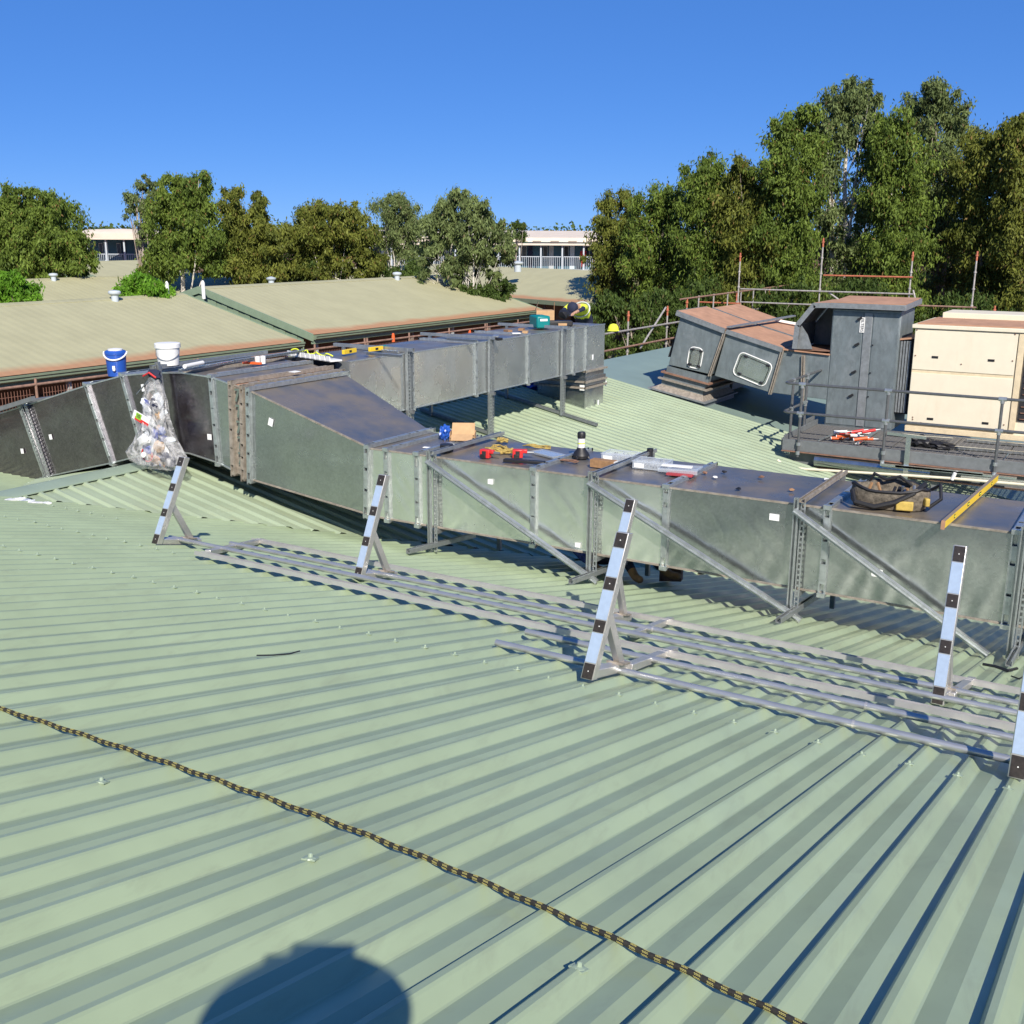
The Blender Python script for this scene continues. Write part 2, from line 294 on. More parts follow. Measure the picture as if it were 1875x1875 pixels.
# ------------------------------------------------------------------ ducts
Y0, Y1 = 9.20, 10.39 ; SG = Y0/9.836            # near and far face of the long front duct
def seam(parent, P, o, m='flange', r=.028, proud=.03, gap=.05, lip=True, name='flange'):
    """P: 4 corners of the duct at this station (near-bottom, near-top, far-top, far-bottom); o: unit vector along the duct"""
    mb = MB(); c = sum((Vector(p) for p in P), Vector())/4; o = Vector(o).normalized()
    for k in range(4):
        a, b = Vector(P[k]), Vector(P[(k+1) % 4]); n = ((a+b)/2-c); n = (n - (b-a).normalized()*n.dot((b-a).normalized())).normalized()
        e = (b-a).normalized()*proud
        for s_ in ((-gap/2, gap/2) if lip else (0,)):
            mb.bar(a+n*proud/2-e+o*s_, b+n*proud/2+e+o*s_, .012 if lip else r*2, proud*1.02, n)
        if lip:
            L = (b-a).length; q = .09
            while q < L-.1:                     # snap-on cleats of uneven length bridging the two lips
                ln = random.uniform(.10, .24); ln = min(ln, L-q-.05)
                mb.bar(a+n*(proud+.004)+(b-a).normalized()*q, a+n*(proud+.004)+(b-a).normalized()*(q+ln), gap*.9, .006, n); q += ln+random.uniform(.01, .05)
    for p in (P[0], P[1]):
        mb.obox(Vector(p)+(Vector(p)-c).normalized()*.03, (o, (0, 0, 1), o.cross(Vector((0, 0, 1)))), (gap*.7, .02, .02))
    return mb.build(name, m, parent)
def sect(parent, A, B, ms, name='duct_section', label=None, dent=.006, ripple=0):
    """one length of sheet-metal duct between two stations; each face is a grid with slight oil-canning"""
    mb = MB()
    ph = random.uniform(0, 9)
    for k in range(4):
        a0, a1, b0, b1 = Vector(A[k]), Vector(A[(k+1) % 4]), Vector(B[k]), Vector(B[(k+1) % 4]); N = 44 if ripple and k == 0 else 10; n = (a1-a0).cross(b0-a0).normalized(); V = []
        for i in range(N+1):
            for j in range(N+1):
                u, v = i/N, j/N; p = (a0*(1-u)+a1*u)*(1-v)+(b0*(1-u)+b1*u)*v
                rp = ripple*math.sin(PI*u)*math.sin(PI*v)*(math.sin((p.x*.9+p.z*.8)*38+1.5*math.sin(p.x*5+ph))*(.5+.5*math.sin(p.x*3.1+p.z*4+ph))+.6*math.sin((p.x*1.1+p.z*.6)*21+ph)) if ripple and k == 0 else 0
                V.append(p + n*(rp+dent*math.sin(PI*u)*math.sin(PI*v)*math.sin(3.1*u+4.7*v+ph+k)))
        mb.cm = 1 if k == 1 and len(ms) > 1 else 0
        mb.add(V, [(i*(N+1)+j, i*(N+1)+j+1, (i+1)*(N+1)+j+1, (i+1)*(N+1)+j) for i in range(N) for j in range(N)])
    # rolled corner beads
    mb.cm = 2 if len(ms) > 2 else 0
    for k in (0, 1):
        mb.bar(A[k], B[k], .018, .018)
    o = mb.build(name, ms, parent, smooth=20)
    if label: o['label'] = label
    return o
def stickers(parent, L, f, n, s=.055):
    for (px, py, ww, hh, ang) in L:
        p = f(px, py); mb = MB(); nn = Vector(n); sx = Vector((0, 0, 1)).cross(nn).normalized(); sz = nn.cross(sx)
        a = sx*math.cos(ang)+sz*math.sin(ang); b = nn.cross(a); mb.obox(p+nn*.004, (a, b, nn), (ww, hh, .0015)); mb.build('paper_sticker', 'paper', parent, smooth=0)

fd = thing('air_duct', 'long galvanised steel air duct with blue-grey dusty top crossing the valley in front', 'air duct', (-6, 10.5, 2.73))
def G(x, z): return x*SG, 6-(6-z)*SG
def stL(xt, zt, xb, zb): return stn(*G(xt, zt), *G(xb, zb), Y0, Y1+.55*max(0, min(1, (-7.94-xt)/1.86)))
def stn(xt, zt, xb, zb, ya=Y0, yb=Y1): return [(xb, ya, zb), (xt, ya, zt), (xt, yb, zt), (xb, yb, zb)]
ZT, ZB = 3.713, 2.946
def X(px, py): return onY(px, py, Y0).x
main_x = [3.2, X(1862, 974), X(1517, 934), X(1222, 893), X(979, 861), X(765, 835), X(709, 827), -7.45]
for i, (a, b) in enumerate(zip(main_x, main_x[1:])):
    sect(fd, stn(a, ZT, a, ZB), stn(b, ZT, b, ZB), ['galv_pale_glare' if i >= 3 else 'galv', 'galv_top', 'rusty_frame'], ripple=.0028 if i >= 3 else .0012)  # lengths nearer the reducer carry sun glare off the ribs as paler colour
    if i: seam(fd, stn(a, ZT, a, ZB), (1, 0, 0))
seam(fd, stL(-7.94, 3.56, -7.98, 2.75), (1, 0, 0), proud=.045)
left = [(-7.94, 3.565, -7.98, 2.75), (-9.80, 4.09, -9.86, 2.95)]
sect(fd, stL(*left[0]), stL(*left[1]), ['galv', 'galv_top', 'rusty_frame'], 'duct_reducer')
seam(fd, stL(*left[1]), (1, 0, .2), proud=.05)
# flexible joint: rusty pressed frame with toggle clips
j0, j1 = (-9.86, 4.10, -9.92, 2.97), (-10.10, 4.15, -10.14, 3.02)
fj = sect(fd, stL(*j0), stL(*j1), ['rusty_frame', 'rust_top'], 'flexible_joint', 'dusty brown joint frame on the duct')
for k in range(5):
    z = 3.32+.19*k; MB().bar((-9.37+.02*(k % 2), Y0-.03, z), (-9.32, Y0-.03, z+.13), .02, .03).obox((-9.33, Y0-.04, z+.14), ((1, 0, 0), (0, 1, 0), (0, 0, 1)), (.04, .012, .012)).build('toggle_clip', 'galv', fj)
seam(fd, stL(-9.90, 4.11, -9.96, 2.98), (1, 0, .2), 'rusty_frame', proud=.055, name='flange'); seam(fd, stL(*j1), (1, 0, .2), 'rusty_frame', proud=.05)
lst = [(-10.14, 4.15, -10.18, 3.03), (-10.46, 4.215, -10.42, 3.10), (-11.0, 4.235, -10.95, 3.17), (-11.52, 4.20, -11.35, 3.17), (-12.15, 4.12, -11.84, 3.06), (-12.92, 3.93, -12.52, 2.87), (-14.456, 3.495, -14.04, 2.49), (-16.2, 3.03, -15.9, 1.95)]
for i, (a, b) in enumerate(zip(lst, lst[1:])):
    sect(fd, stL(*a), stL(*b), ['galv' if i < 1 else 'galv_dark_reflect', 'galv_top', 'flange'])
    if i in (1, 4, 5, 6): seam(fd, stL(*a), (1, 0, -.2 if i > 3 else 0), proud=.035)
    elif i == 3: seam(fd, stL(*a), (1, 0, 0), gap=.03, proud=.03)
# dusty standing seams across the top of the crest boxes
for q, (xx, zz) in enumerate(((-9.82, 4.35), (-10.25, 4.36))):
    mb = MB(); y = Y0
    while y < Y1+.5:
        ln = random.uniform(.15, .3); y2 = min(Y1+.55, y+ln); mb.box((xx-.03+random.uniform(-.01, .01), y, zz-.02), (xx+.03, y2, zz+.02)); y = y2+.006
    mb.build('top_seam', 'rusty_frame', fd)
fF = lambda px, py: onY(px, py, Y0-.012)
stickers(fd, [(898, 882, .030, .026, 0), (1058, 998, .030, .024, 0), (1418, 947, .045, .030, 0), (1606, 1049, .046, .034, 0), (496, 773, .035, .045, -.3), (423, 735, .03, .05, -.1), (384, 800, .035, .035, 0), (262, 710, .025, .045, .15), (93, 800, .03, .035, .2), (41, 826, .03, .035, .1)], fF, (0, -1, 0))
stickers(fd, [(540, 681, .05, .06, 0)], lambda a, b: onZ(a, b, 4.345), (0, -.02, 1))
# front duct supports: slotted angle uprights, crossbars on top, feet on the ribs, diagonal braces
def slotted(parent, p, q, wd=.045, up=(0, -1, 0), m='strut', name='slotted_upright', pitch=.05):
    p = Vector(p); q = Vector(q); d = (q-p).normalized(); L = (q-p).length; u = Vector(up); u = (u-d*u.dot(d)).normalized(); s_ = d.cross(u); mb = MB()
    for sg in (-1, 1): mb.bar(p+s_*sg*wd*.36, q+s_*sg*wd*.36, wd*.28, .004, u)
    t = 0
    while t < L:
        mb.obox(p+d*t, (s_, d, u), (wd*.24, pitch*.17, .002)); t += pitch
    mb.bar(p-s_*wd/2-u*.02, q-s_*wd/2-u*.02, .003, .04, u)
    return mb.build(name, m, parent, smooth=0)
sup_px = [(801, 841, 'second from the reducer'), (1097, 876, ''), (1474, 923, ''), (1890, 977, '')]
def channel(parent, p, q, name='foot_channel', m='strut', w_=.045, h_=.045, up=(0, 0, 1)):
    mb = MB(); p = Vector(p); q = Vector(q); d = (q-p).normalized(); u = Vector(up); s_ = d.cross(u).normalized(); u = s_.cross(d)
    mb.bar(p, q, w_, .004, u)
    for sg in (-1, 1): mb.bar(p+s_*sg*w_/2+u*h_/2, q+s_*sg*w_/2+u*h_/2, .004, h_, u); mb.bar(p+s_*sg*w_*.36+u*h_, q+s_*sg*w_*.36+u*h_, w_*.22, .004, u)
    return mb.build(name, m, parent, smooth=0)
sup_lab = ['galvanised strut frame holding the bright front duct beside the cardboard box and blue bag', 'galvanised strut frame holding the front duct just right of the black and white torch',
           'galvanised strut frame holding the front duct just left of the camouflage tool bag', 'galvanised strut frame holding the front duct at the right edge of the photo']
FY = Y0-.05
xs = [X(a, b) for a, b, _ in sup_px]
for i, x in enumerate(xs):
    t = thing('duct_support', sup_lab[i], 'duct support', (x, FY, zA(FY)), 'strut frames under the front duct')
    zr_ = max(zA(FY), zB(x))+.05
    slotted(t, (x, FY, zr_), (x, FY, ZT+.07)); channel(t, (x-.05, FY-.02, zr_), (x-.05, FY-.02, ZT+.08), 'upright', 'strut', .04, .03, (0, -1, 0))
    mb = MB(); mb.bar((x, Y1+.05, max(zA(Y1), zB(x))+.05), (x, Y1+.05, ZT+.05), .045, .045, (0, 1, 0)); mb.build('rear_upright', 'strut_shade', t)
    channel(t, (x, FY-.05, ZT+.045), (x, Y1+.12, ZT+.045), 'top_crossbar', 'rusty_frame' if i == 2 else 'strut', .05, .035)
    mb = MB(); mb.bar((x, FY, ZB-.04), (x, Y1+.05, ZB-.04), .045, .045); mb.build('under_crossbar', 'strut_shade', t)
    zf = max(zA(9.4), zB(x)); channel(t, (x, FY-.50, zA(FY-.5)+.032), (x, FY+.75, zr_-.02), 'foot_channel')
    if i < 3:
        x2 = xs[i+1]-(.02 if i < 2 else .3); top = Vector((x-.06, FY-.08, ZT-.03)); end = Vector((x2+.1, FY-.12, zA(FY)+.07))
        mb = MB(); d = end-top; mb.bar(top, end, .004, .045, (0, -1, 0)); u = d.normalized().cross(Vector((0, -1, 0))); 
        for sg in (-1, 1): mb.bar(top+u*sg*.022+Vector((0, .02, 0)), end+u*sg*.022+Vector((0, .02, 0)), .045, .004, u)
        mb.bar(top+Vector((0, -.003, 0))+u*0, end+Vector((0, -.003, 0)), .004, .045, u); mb.build('diagonal_brace', 'strut', t, smooth=0)
# support of the left duct (double slotted strip)
t = thing('duct_support', 'pair of bright slotted strips strapped over the dark bent duct at the left edge', 'duct support', (-13.3, Y0, 2.6), None)
for s_ in (-.05, .05): slotted(t, (-13.05+s_, Y0-.05, 2.70), (-13.43+s_, Y0-.05, 3.72), .055)
mb = MB(); mb.bar((-13.1, Y0-.1, 3.82), (-13.95, Y0-.1, 3.59), .06, .06); mb.bar((-13.43, Y0-.06, 3.74), (-13.43, Y1, 3.74), .06, .04); mb.build('top_channel', 'beam_grey', t)
t = thing('duct_support', 'grey strut hanger with top bar behind the hanging rubbish bag', 'duct support', (-10.5, Y0-.06, 3.3), None)
channel(t, (-10.46, Y0-.08, 3.34), (-10.6, Y0-.08, 4.47), 'upright', 'strut_shade', .06, .035, (0, -1, 0))
channel(t, (-10.66, Y0-.15, 4.38), (-10.6, Y1+.6, 4.40), 'top_crossbar', 'strut')

# back duct, runs along y at x = XF
XF, ZT2, ZB2 = -9.30, 4.358, 3.559
bd = thing('air_duct', 'galvanised steel duct raised behind the front one, cluttered with tools and ending in a riser', 'air duct', (-9.9, 15, 3.56))
def sty(y, xa=XF, xb=XF-1.05, zt=ZT2, zb=ZB2): return [(xa, y, zb), (xa, y, zt), (xb, y, zt), (xb, y, zb)]
def YB_(px, py): return onX(px, py, XF).y
ys = [11.17, YB_(753, 650), YB_(870, 628), YB_(966, 613), YB_(1050, 604), YB_(1073, 601), 18.72]
for i, (a, b) in enumerate(zip(ys, ys[1:])):
    sect(bd, sty(a), sty(b), ['galv_back_lit', 'galv_top', 'flange'], dent=.008)
    if i: seam(bd, sty(a), (0, 1, 0), proud=.03, gap=.04)
def box4(y0_, y1_, xa, xb, z): return [(xa, y0_, z), (xa, y1_, z), (xb, y1_, z), (xb, y0_, z)]
mb = MB(); xa, xb = XF, XF-1.02; ya, yb = 17.95, 18.72; zz = zB(XF)-.05
for (za, zb_, e0, e1) in ((ZB2, ZB2-.14, 0, 0), (ZB2-.14, ZB2-.30, .03, .03), (ZB2-.30, zz, 0, 0)):
    mb.hexa([(xb-e1, ya-e1, zb_), (xa+e1, ya-e1, zb_), (xa+e1, yb+e1, zb_), (xb-e1, yb+e1, zb_), (xb-e0, ya-e0, za), (xa+e0, ya-e0, za), (xa+e0, yb+e0, za), (xb-e0, yb+e0, za)])
mb.build('riser', 'galv', bd)
for z_ in (ZB2-.02, ZB2-.22, ZB2-.33):
    mb = MB()
    for (p, q) in (((xb-.05, ya-.04), (xa+.04, ya-.04)), ((xa+.04, ya-.06), (xa+.04, yb+.05)), ((xb-.04, ya), (xb-.04, yb))): mb.bar((*p, z_), (*q, z_), .04, .035)
    mb.build('flange', 'rusty_frame', bd)
stickers(bd, [(1085, 654, .03, .05, 0), (1109, 702, .03, .05, 0)], lambda a, b: onX(a, b, XF+.012), (1, 0, 0))
stickers(bd, [(1066, 710, .05, .05, 0)], lambda a, b: onY(a, b, 17.90), (0, -1, 0)); stickers(bd, [(1095, 738, .03, .06, 0)], lambda a, b: onX(a, b, XF+.03), (1, 0, 0))
bl = ['strut frame of the back duct half hidden behind the sloping reducer', 'middle strut frame of the back duct, its slotted leg standing on sunlit ribs', 'strut frame of the back duct nearest its riser with a long foot bar']
for i, (px, py) in enumerate(((742, 651), (893, 624), (1027, 606))):
    y = YB_(px, py); t = thing('duct_support', bl[i], 'duct support', (XF+.06, y, zB(XF)), 'strut frames under the back duct')
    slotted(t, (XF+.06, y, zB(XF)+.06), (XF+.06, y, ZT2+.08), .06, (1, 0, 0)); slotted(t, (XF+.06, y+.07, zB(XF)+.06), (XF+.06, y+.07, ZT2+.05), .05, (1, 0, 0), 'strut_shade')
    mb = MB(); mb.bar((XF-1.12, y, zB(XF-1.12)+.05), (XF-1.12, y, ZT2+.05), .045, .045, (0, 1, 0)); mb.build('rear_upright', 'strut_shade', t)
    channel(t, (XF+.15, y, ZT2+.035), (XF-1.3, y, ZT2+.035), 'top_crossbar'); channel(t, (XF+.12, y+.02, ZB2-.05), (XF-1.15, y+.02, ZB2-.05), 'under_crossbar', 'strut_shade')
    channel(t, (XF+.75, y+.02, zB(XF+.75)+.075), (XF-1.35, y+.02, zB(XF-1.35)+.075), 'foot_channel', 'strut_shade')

# ------------------------------------------------------------------ old grey ducts, filter box, beige unit, walkway
OY = 21.0
od = thing('old_air_duct', 'old dark grey elbow duct with rusty dusty top and round-cornered access panels, nearest the walkway', 'air duct', (-8.2, OY, 2.6), 'old grey rooftop ducts')
OW = 1.55
def P21(px, py): p = onY(px, py, OY); return (p.x, p.z)
tl, tr, br, bl_ = P21(1247, 575), P21(1329, 606), P21(1302, 686), P21(1224, 668)
mb = MB(); mb.prism([(tl[0], OY, tl[1]), (tr[0], OY, tr[1]), (br[0], OY, br[1]), (bl_[0], OY, bl_[1])], (0, OW, 0)); mb.build('elbow_section', 'old_duct', od, bevel=.01)
mb = MB()  # cover sheet of the elbow with folded edges
d = Vector((tr[0]-tl[0], 0, tr[1]-tl[1])); dn = d.normalized(); up_ = Vector((-dn.z, 0, dn.x))
q0 = Vector((tl[0], OY-.06, tl[1]))-dn*.08; q1 = Vector((tr[0], OY-.06, tr[1]))
mb.prism([q0+up_*.005, q1+up_*.005, q1+up_*.045, q0+up_*.045], (0, OW+.12, 0)); mb.build('dusty_top', 'rust_top', od)
mb = MB(); mb.prism([q0-up_*.05+Vector((0, -.012, 0)), q1-up_*.05+Vector((0, -.012, 0)), q1+up_*.052+Vector((0, -.012, 0)), q0+up_*.052+Vector((0, -.012, 0))], (0, .02, 0))
mb.prism([q0-dn*.012-up_*.05, q0-dn*.012+up_*.05, q0-dn*.001+up_*.05, q0-dn*.001-up_*.05], (0, OW+.12, 0))
mb.build('folded_edge', 'old_duct_trim', od)
# dark grille on the left flank
mb = MB(); a = Vector((bl_[0]-.02, OY+.12, bl_[1]+.15)); b = Vector((tl[0]-.02, OY+.12, tl[1]-.15)); mb.prism([a, b, b+Vector((-.05, 0, .02)), a+Vector((-.05, 0, 0))], (0, OW-.3, 0)).build('flank_panel', 'dark_inside', od)
# pedestal of three stepped frames on the roof ribs
pxa, pxb, pya, pyb = -9.16, -8.19, 21.0, 22.6
zt = bl_[1]; mb = MB()
def ringbox(mb, e, z0, z1, e2=None, sh=0, sh2=0):
    e2 = e if e2 is None else e2
    lo = [(pxa-e+sh, pya-e), (pxb+e+sh, pya-e), (pxb+e+sh, pyb+e), (pxa-e+sh, pyb+e)]; hi = [(pxa-e2+sh2, pya-e2), (pxb+e2+sh2, pya-e2), (pxb+e2+sh2, pyb+e2), (pxa-e2+sh2, pyb+e2)]
    KZ = -KB*.9
    return mb.hexa([(x, y, z0+KZ*(x-pxa)) for x, y in lo]+[(x, y, z1+KZ*(x-pxa)) for x, y in hi])
ringbox(mb, .10, 2.70, 2.86, .10); mb.build('pedestal', 'old_duct', od)
for (e, z0, z1, e2, sh, sh2, mm) in ((.16, 2.86, 2.885, .16, 0, 0, 'old_duct_trim'), (.10, 2.885, 2.99, -.02, 0, .05, 'rusty_frame'), (-.02, 2.99, 3.10, -.02, .05, .06, 'old_duct'), (.06, 3.10, 3.13, .06, .08, .08, 'rusty_frame'), (-.02, 3.13, 3.24, -.02, .08, .12, 'old_duct'), (.05, 3.24, 3.27, .05, .13, .13, 'rust_dark'), (-.02, 3.27, 3.40, -.02, .15, .17, 'old_duct')):
    mb = MB(); ringbox(mb, e, z0, z1, e2, sh, sh2); mb.build('pedestal_ring', mm, od)
def rrect(a, b, r, n=4):
    """rounded rectangle outline in a local 2-d frame"""
    P = []
    for cx, cy, t0 in ((a-r, b-r, 0), (-a+r, b-r, 90), (-a+r, -b+r, 180), (a-r, -b+r, 270)):
        for k in range(n+1): t = math.radians(t0+90*k/n); P.append((cx+r*math.cos(t), cy+r*math.sin(t)))
    return P
def access(parent, c, ax, ay, a, b, name='access_panel'):
    c = Vector(c); ax = Vector(ax).normalized(); n = Vector((0, -1, 0)); ay = n.cross(ax).normalized()
    if ay.z < 0: ay = -ay
    pts = [c+ax*x+ay*y+n*.012 for x, y in rrect(a, b, .10)]
    pn = MB().prism([p for p in pts], (0, .02, 0)).build(name, 'galv_pale_glare', parent)
    m2 = MB(); m2.path(pts+[pts[0]], .012, 6); m2.build('sealant_bead', 'white', pn)
    m3 = MB(); pts3 = [c+ax*x+ay*y+n*.016 for x, y in rrect(a-.05, b-.05, .07)]; m3.path(pts3+[pts3[0]], .007, 6); m3.build('rubber_seal', 'black', pn)
    for sx_, sy_ in ((-.6, .92), (.75, .92), (-.6, -.92), (.75, -.92)):
        MB().obox(c+ax*a*sx_+ay*(b-.04)*sy_+n*.03, (ax, n, ay), (.035, .015, .022)).build('latch', 'black', pn)
    return pn
c1 = onY(1273, 655, OY); 
access(od, (c1.x, OY, c1.z), (1, 0, -.14), 0, .15, .21)
# sloping section and level section up to the filter box
s0, s1 = P21(1331, 607), P21(1434, 641); b0, b1 = P21(1308, 688), P21(1411, 719)
mb = MB().prism([(s0[0], OY, s0[1]), (s1[0], OY, s1[1]), (b1[0], OY, b1[1]), (b0[0], OY, b0[1])], (0, OW, 0)); mb.build('sloping_section', 'old_duct', od, bevel=.01)
d = Vector((s1[0]-s0[0], 0, s1[1]-s0[1])).normalized(); up_ = Vector((-d.z, 0, d.x)); q0 = Vector((s0[0], OY-.05, s0[1])); q1 = Vector((s1[0], OY-.05, s1[1]))
MB().prism([q0+up_*.005, q1+up_*.005, q1+up_*.04, q0+up_*.04], (0, OW+.1, 0)).build('dusty_top', 'rust_top', od)
MB().prism([q0-up_*.04+Vector((0, -.012, 0)), q1-up_*.04+Vector((0, -.012, 0)), q1+up_*.05+Vector((0, -.012, 0)), q0+up_*.05+Vector((0, -.012, 0))], (0, .02, 0)).build('folded_edge', 'old_duct_trim', od)
c2 = onY(1378, 676, OY); access(od, (c2.x, OY, c2.z), (1, 0, -.33), 0, .36, .24)
u0, u1 = P21(1434, 641), P21(1520, 648); v0, v1 = P21(1411, 719), P21(1516, 732)
MB().prism([(u0[0]+.01, OY, u0[1]), (u1[0], OY, u0[1]-.05), (u1[0], OY, v1[1]), (v0[0]+.01, OY, v0[1])], (0, OW, 0)).build('level_section', 'old_duct', od, bevel=.01)
MB().prism([(u0[0]+.01, OY-.05, u0[1]+.005), (u1[0], OY-.05, u0[1]-.045), (u1[0], OY-.05, u0[1]-.02), (u0[0]+.01, OY-.05, u0[1]+.03)], (0, OW+.1, 0)).build('dusty_top', 'rust_top', od)
for (a, b) in (((tr[0], tr[1]), (br[0]-.02, br[1])), ((s1[0], s1[1]), (b1[0], b1[1])), ((P21(1472, 650)), (P21(1470, 732)))):
    for sg in (-.02, .02): MB().bar((a[0]+sg, OY-.03, a[1]), (b[0]+sg, OY-.03, b[1]-.03), .02, .06, (0, -1, 0)).build('flange', 'rusty_frame', od)
# strap laid across both dusty tops
MB().bar(Vector((s0[0]+.05, OY-.05, s0[1]+.09)), Vector((s0[0]+.25, OY+3.6, s0[1]+.11)), .09, .03).build('cross_strap', 'old_duct_trim', od)
# second old duct behind, one step further away
od2 = thing('old_air_duct', 'farther of the two old grey ducts with rusty dusty top, behind the elbow duct', 'air duct', (-8.2, 23.1, 2.7), 'old grey rooftop ducts')
yo = OY+OW+.22; dy = Vector((0, yo-OY, 0))
pts = [Vector((tl[0], OY, tl[1])), Vector((tr[0], OY, tr[1])), Vector((s1[0], OY, s1[1])), Vector((b1[0], OY, b1[1])), Vector((br[0], OY, br[1])), Vector((bl_[0], OY, bl_[1]))]
MB().prism([p+dy for p in pts], (0, OW, 0)).build('duct_body', 'old_duct', od2)
for a, b in ((pts[0], pts[1]), (pts[1], pts[2])):
    d = (b-a).normalized(); u2 = Vector((-d.z, 0, d.x)); MB().prism([a+dy+u2*.005-Vector((0, .05, 0)), b+dy+u2*.005-Vector((0, .05, 0)), b+dy+u2*.04-Vector((0, .05, 0)), a+dy+u2*.04-Vector((0, .05, 0))], (0, OW+.1, 0)).build('dusty_top', 'rust_top', od2)
    MB().prism([a+dy-u2*.03-Vector((0, .065, 0)), b+dy-u2*.03-Vector((0, .065, 0)), b+dy+u2*.05-Vector((0, .065, 0)), a+dy+u2*.05-Vector((0, .065, 0))], (0, .014, 0)).build('folded_edge', 'old_duct_trim', od2)
MB().box((-9.0, yo+.1, 2.7), (-8.2, yo+OW-.1, 3.4)).build('pedestal', 'old_duct', od2)
q = Vector((tr[0]+.15, yo+.9, tr[1]+.06))
o = MB().bar(q, q+Vector((.5, .45, -.12)), .07, .05).build('plastic_tube', 'white', None, loc=q); tag(o, 'short white tube lying on the dusty top of the farther old duct', 'tube')
# filter box
fb = thing('filter_box', 'tall grey sheet metal filter cabinet lettered FILTERS with a rusty lid and open hood', 'filter cabinet', (-5, OY, 2.45))
bx0, bx1, bz0, bz1 = -5.62, -4.36, 2.44, 4.66; bd_ = 1.15
MB().box((bx0, OY, bz0), (bx1, OY+bd_, bz1)).build('cabinet', 'old_duct', fb, bevel=.008)
MB().box((bx0+.02, OY-.012, bz0+.03), (bx0+.58, OY-.0, bz1-.05)).build('door_panel', 'old_duct', fb, bevel=.004); MB().box((bx0+.60, OY-.02, bz0+.03), (bx0+.75, OY-.0, bz1-.05)).build('cover_strip', 'old_duct_trim', fb, bevel=.004)
MB().box((bx0+.77, OY-.012, bz0+.03), (bx1-.02, OY-.0, bz1-.05)).build('door_panel', 'old_duct', fb, bevel=.004)
for k, z in enumerate((4.50, 4.02, 3.50, 3.05)):
    MB().obox((bx0+.52-.015*k, OY-.04, z), ((1, 0, .6), (0, 1, 0), (-.6, 0, 1)), (.045, .02, .02)).lathe((bx0+.50-.015*k, OY-.012, z-.01), [(.02, 0), (.02, .03)], 8, (0, -1, 0)).build('door_latch', 'black', fb)
    if k: MB().lathe((bx0+.79, OY-.012, z), [(.016, 0), (.014, .02)], 8, (0, -1, 0)).build('door_bolt', 'black', fb)
MB().prism([(bx0-.02, OY-.16, bz1+.02), (bx1+.10, OY-.16, bz1+.02), (bx1+.10, OY+bd_+.1, bz1+.08), (bx0-.02, OY+bd_+.1, bz1+.08)], (0, 0, .10)).build('lid_rim', 'old_duct_trim', fb, bevel=.005)
MB().prism([(bx0-.03, OY-.14, bz1+.123), (bx1+.08, OY-.14, bz1+.123), (bx1+.08, OY+bd_+.08, bz1+.183), (bx0-.03, OY+bd_+.08, bz1+.183)], (0, 0, .012)).build('rusty_lid', 'rust_top', fb)
# intake hood on the left side: sloping cover, open below
hp = [P21(1524, 560), P21(1494, 560), P21(1463, 597), P21(1458, 640)]
for i, (a, b) in enumerate(zip(hp, hp[1:])):
    d = Vector((b[0]-a[0], 0, b[1]-a[1])).normalized(); n_ = Vector((d.z, 0, -d.x)); n_ = n_ if n_.z > 0 or n_.x < 0 else -n_
    A_, B_ = Vector((a[0], OY-.16, a[1]+.03)), Vector((b[0], OY-.16, b[1]+.03))
    MB().prism([A_, B_, B_+n_*.03, A_+n_*.03], (0, bd_+.26, 0)).build('hood_cover', 'old_duct_trim', fb)
    MB().prism([A_-n_*.06-Vector((0, .01, 0)), B_-n_*.06-Vector((0, .01, 0)), B_+n_*.035-Vector((0, .01, 0)), A_+n_*.035-Vector((0, .01, 0))], (0, .03, 0)).build('hood_edge', 'old_duct_trim', fb)
    MB().prism([A_+n_*.031, B_+n_*.031, B_+n_*.036, A_+n_*.036], (0, bd_+.26, 0)).build('hood_dust', 'rust_top' if i == 0 else 'old_duct_trim', fb)
MB().prism([(hp[3][0], OY+bd_, hp[3][1]), (hp[2][0], OY+bd_, hp[2][1]), (hp[1][0], OY+bd_, hp[1][1]), (bx0, OY+bd_, hp[1][1]), (bx0, OY+bd_, hp[3][1])], (0, .02, 0)).build('hood_back', 'old_duct', fb)
MB().prism([(hp[3][0]+.02, OY-.05, hp[3][1]-.0), (bx0, OY-.05, hp[3][1]-.0), (bx0, OY-.05, hp[3][1]+.02), (hp[3][0]+.02, OY-.05, hp[3][1]+.02)], (0, bd_, 0)).build('hood_sill', 'rust_dark', fb)
MB().prism([(hp[3][0]+.02, OY-.07, hp[3][1]+.02), (hp[3][0]+.33, OY-.07, hp[3][1]+.03), (hp[3][0]+.22, OY-.07, hp[3][1]+.30), (hp[3][0]+.09, OY-.07, hp[3][1]+.47)], (0, .02, 0)).build('hood_cheek', 'old_duct_trim', fb)
MB().box((bx0-.10, OY+.5, 3.95), (bx0-.03, OY+.55, 4.45)).build('intake_louvre', 'white', fb)
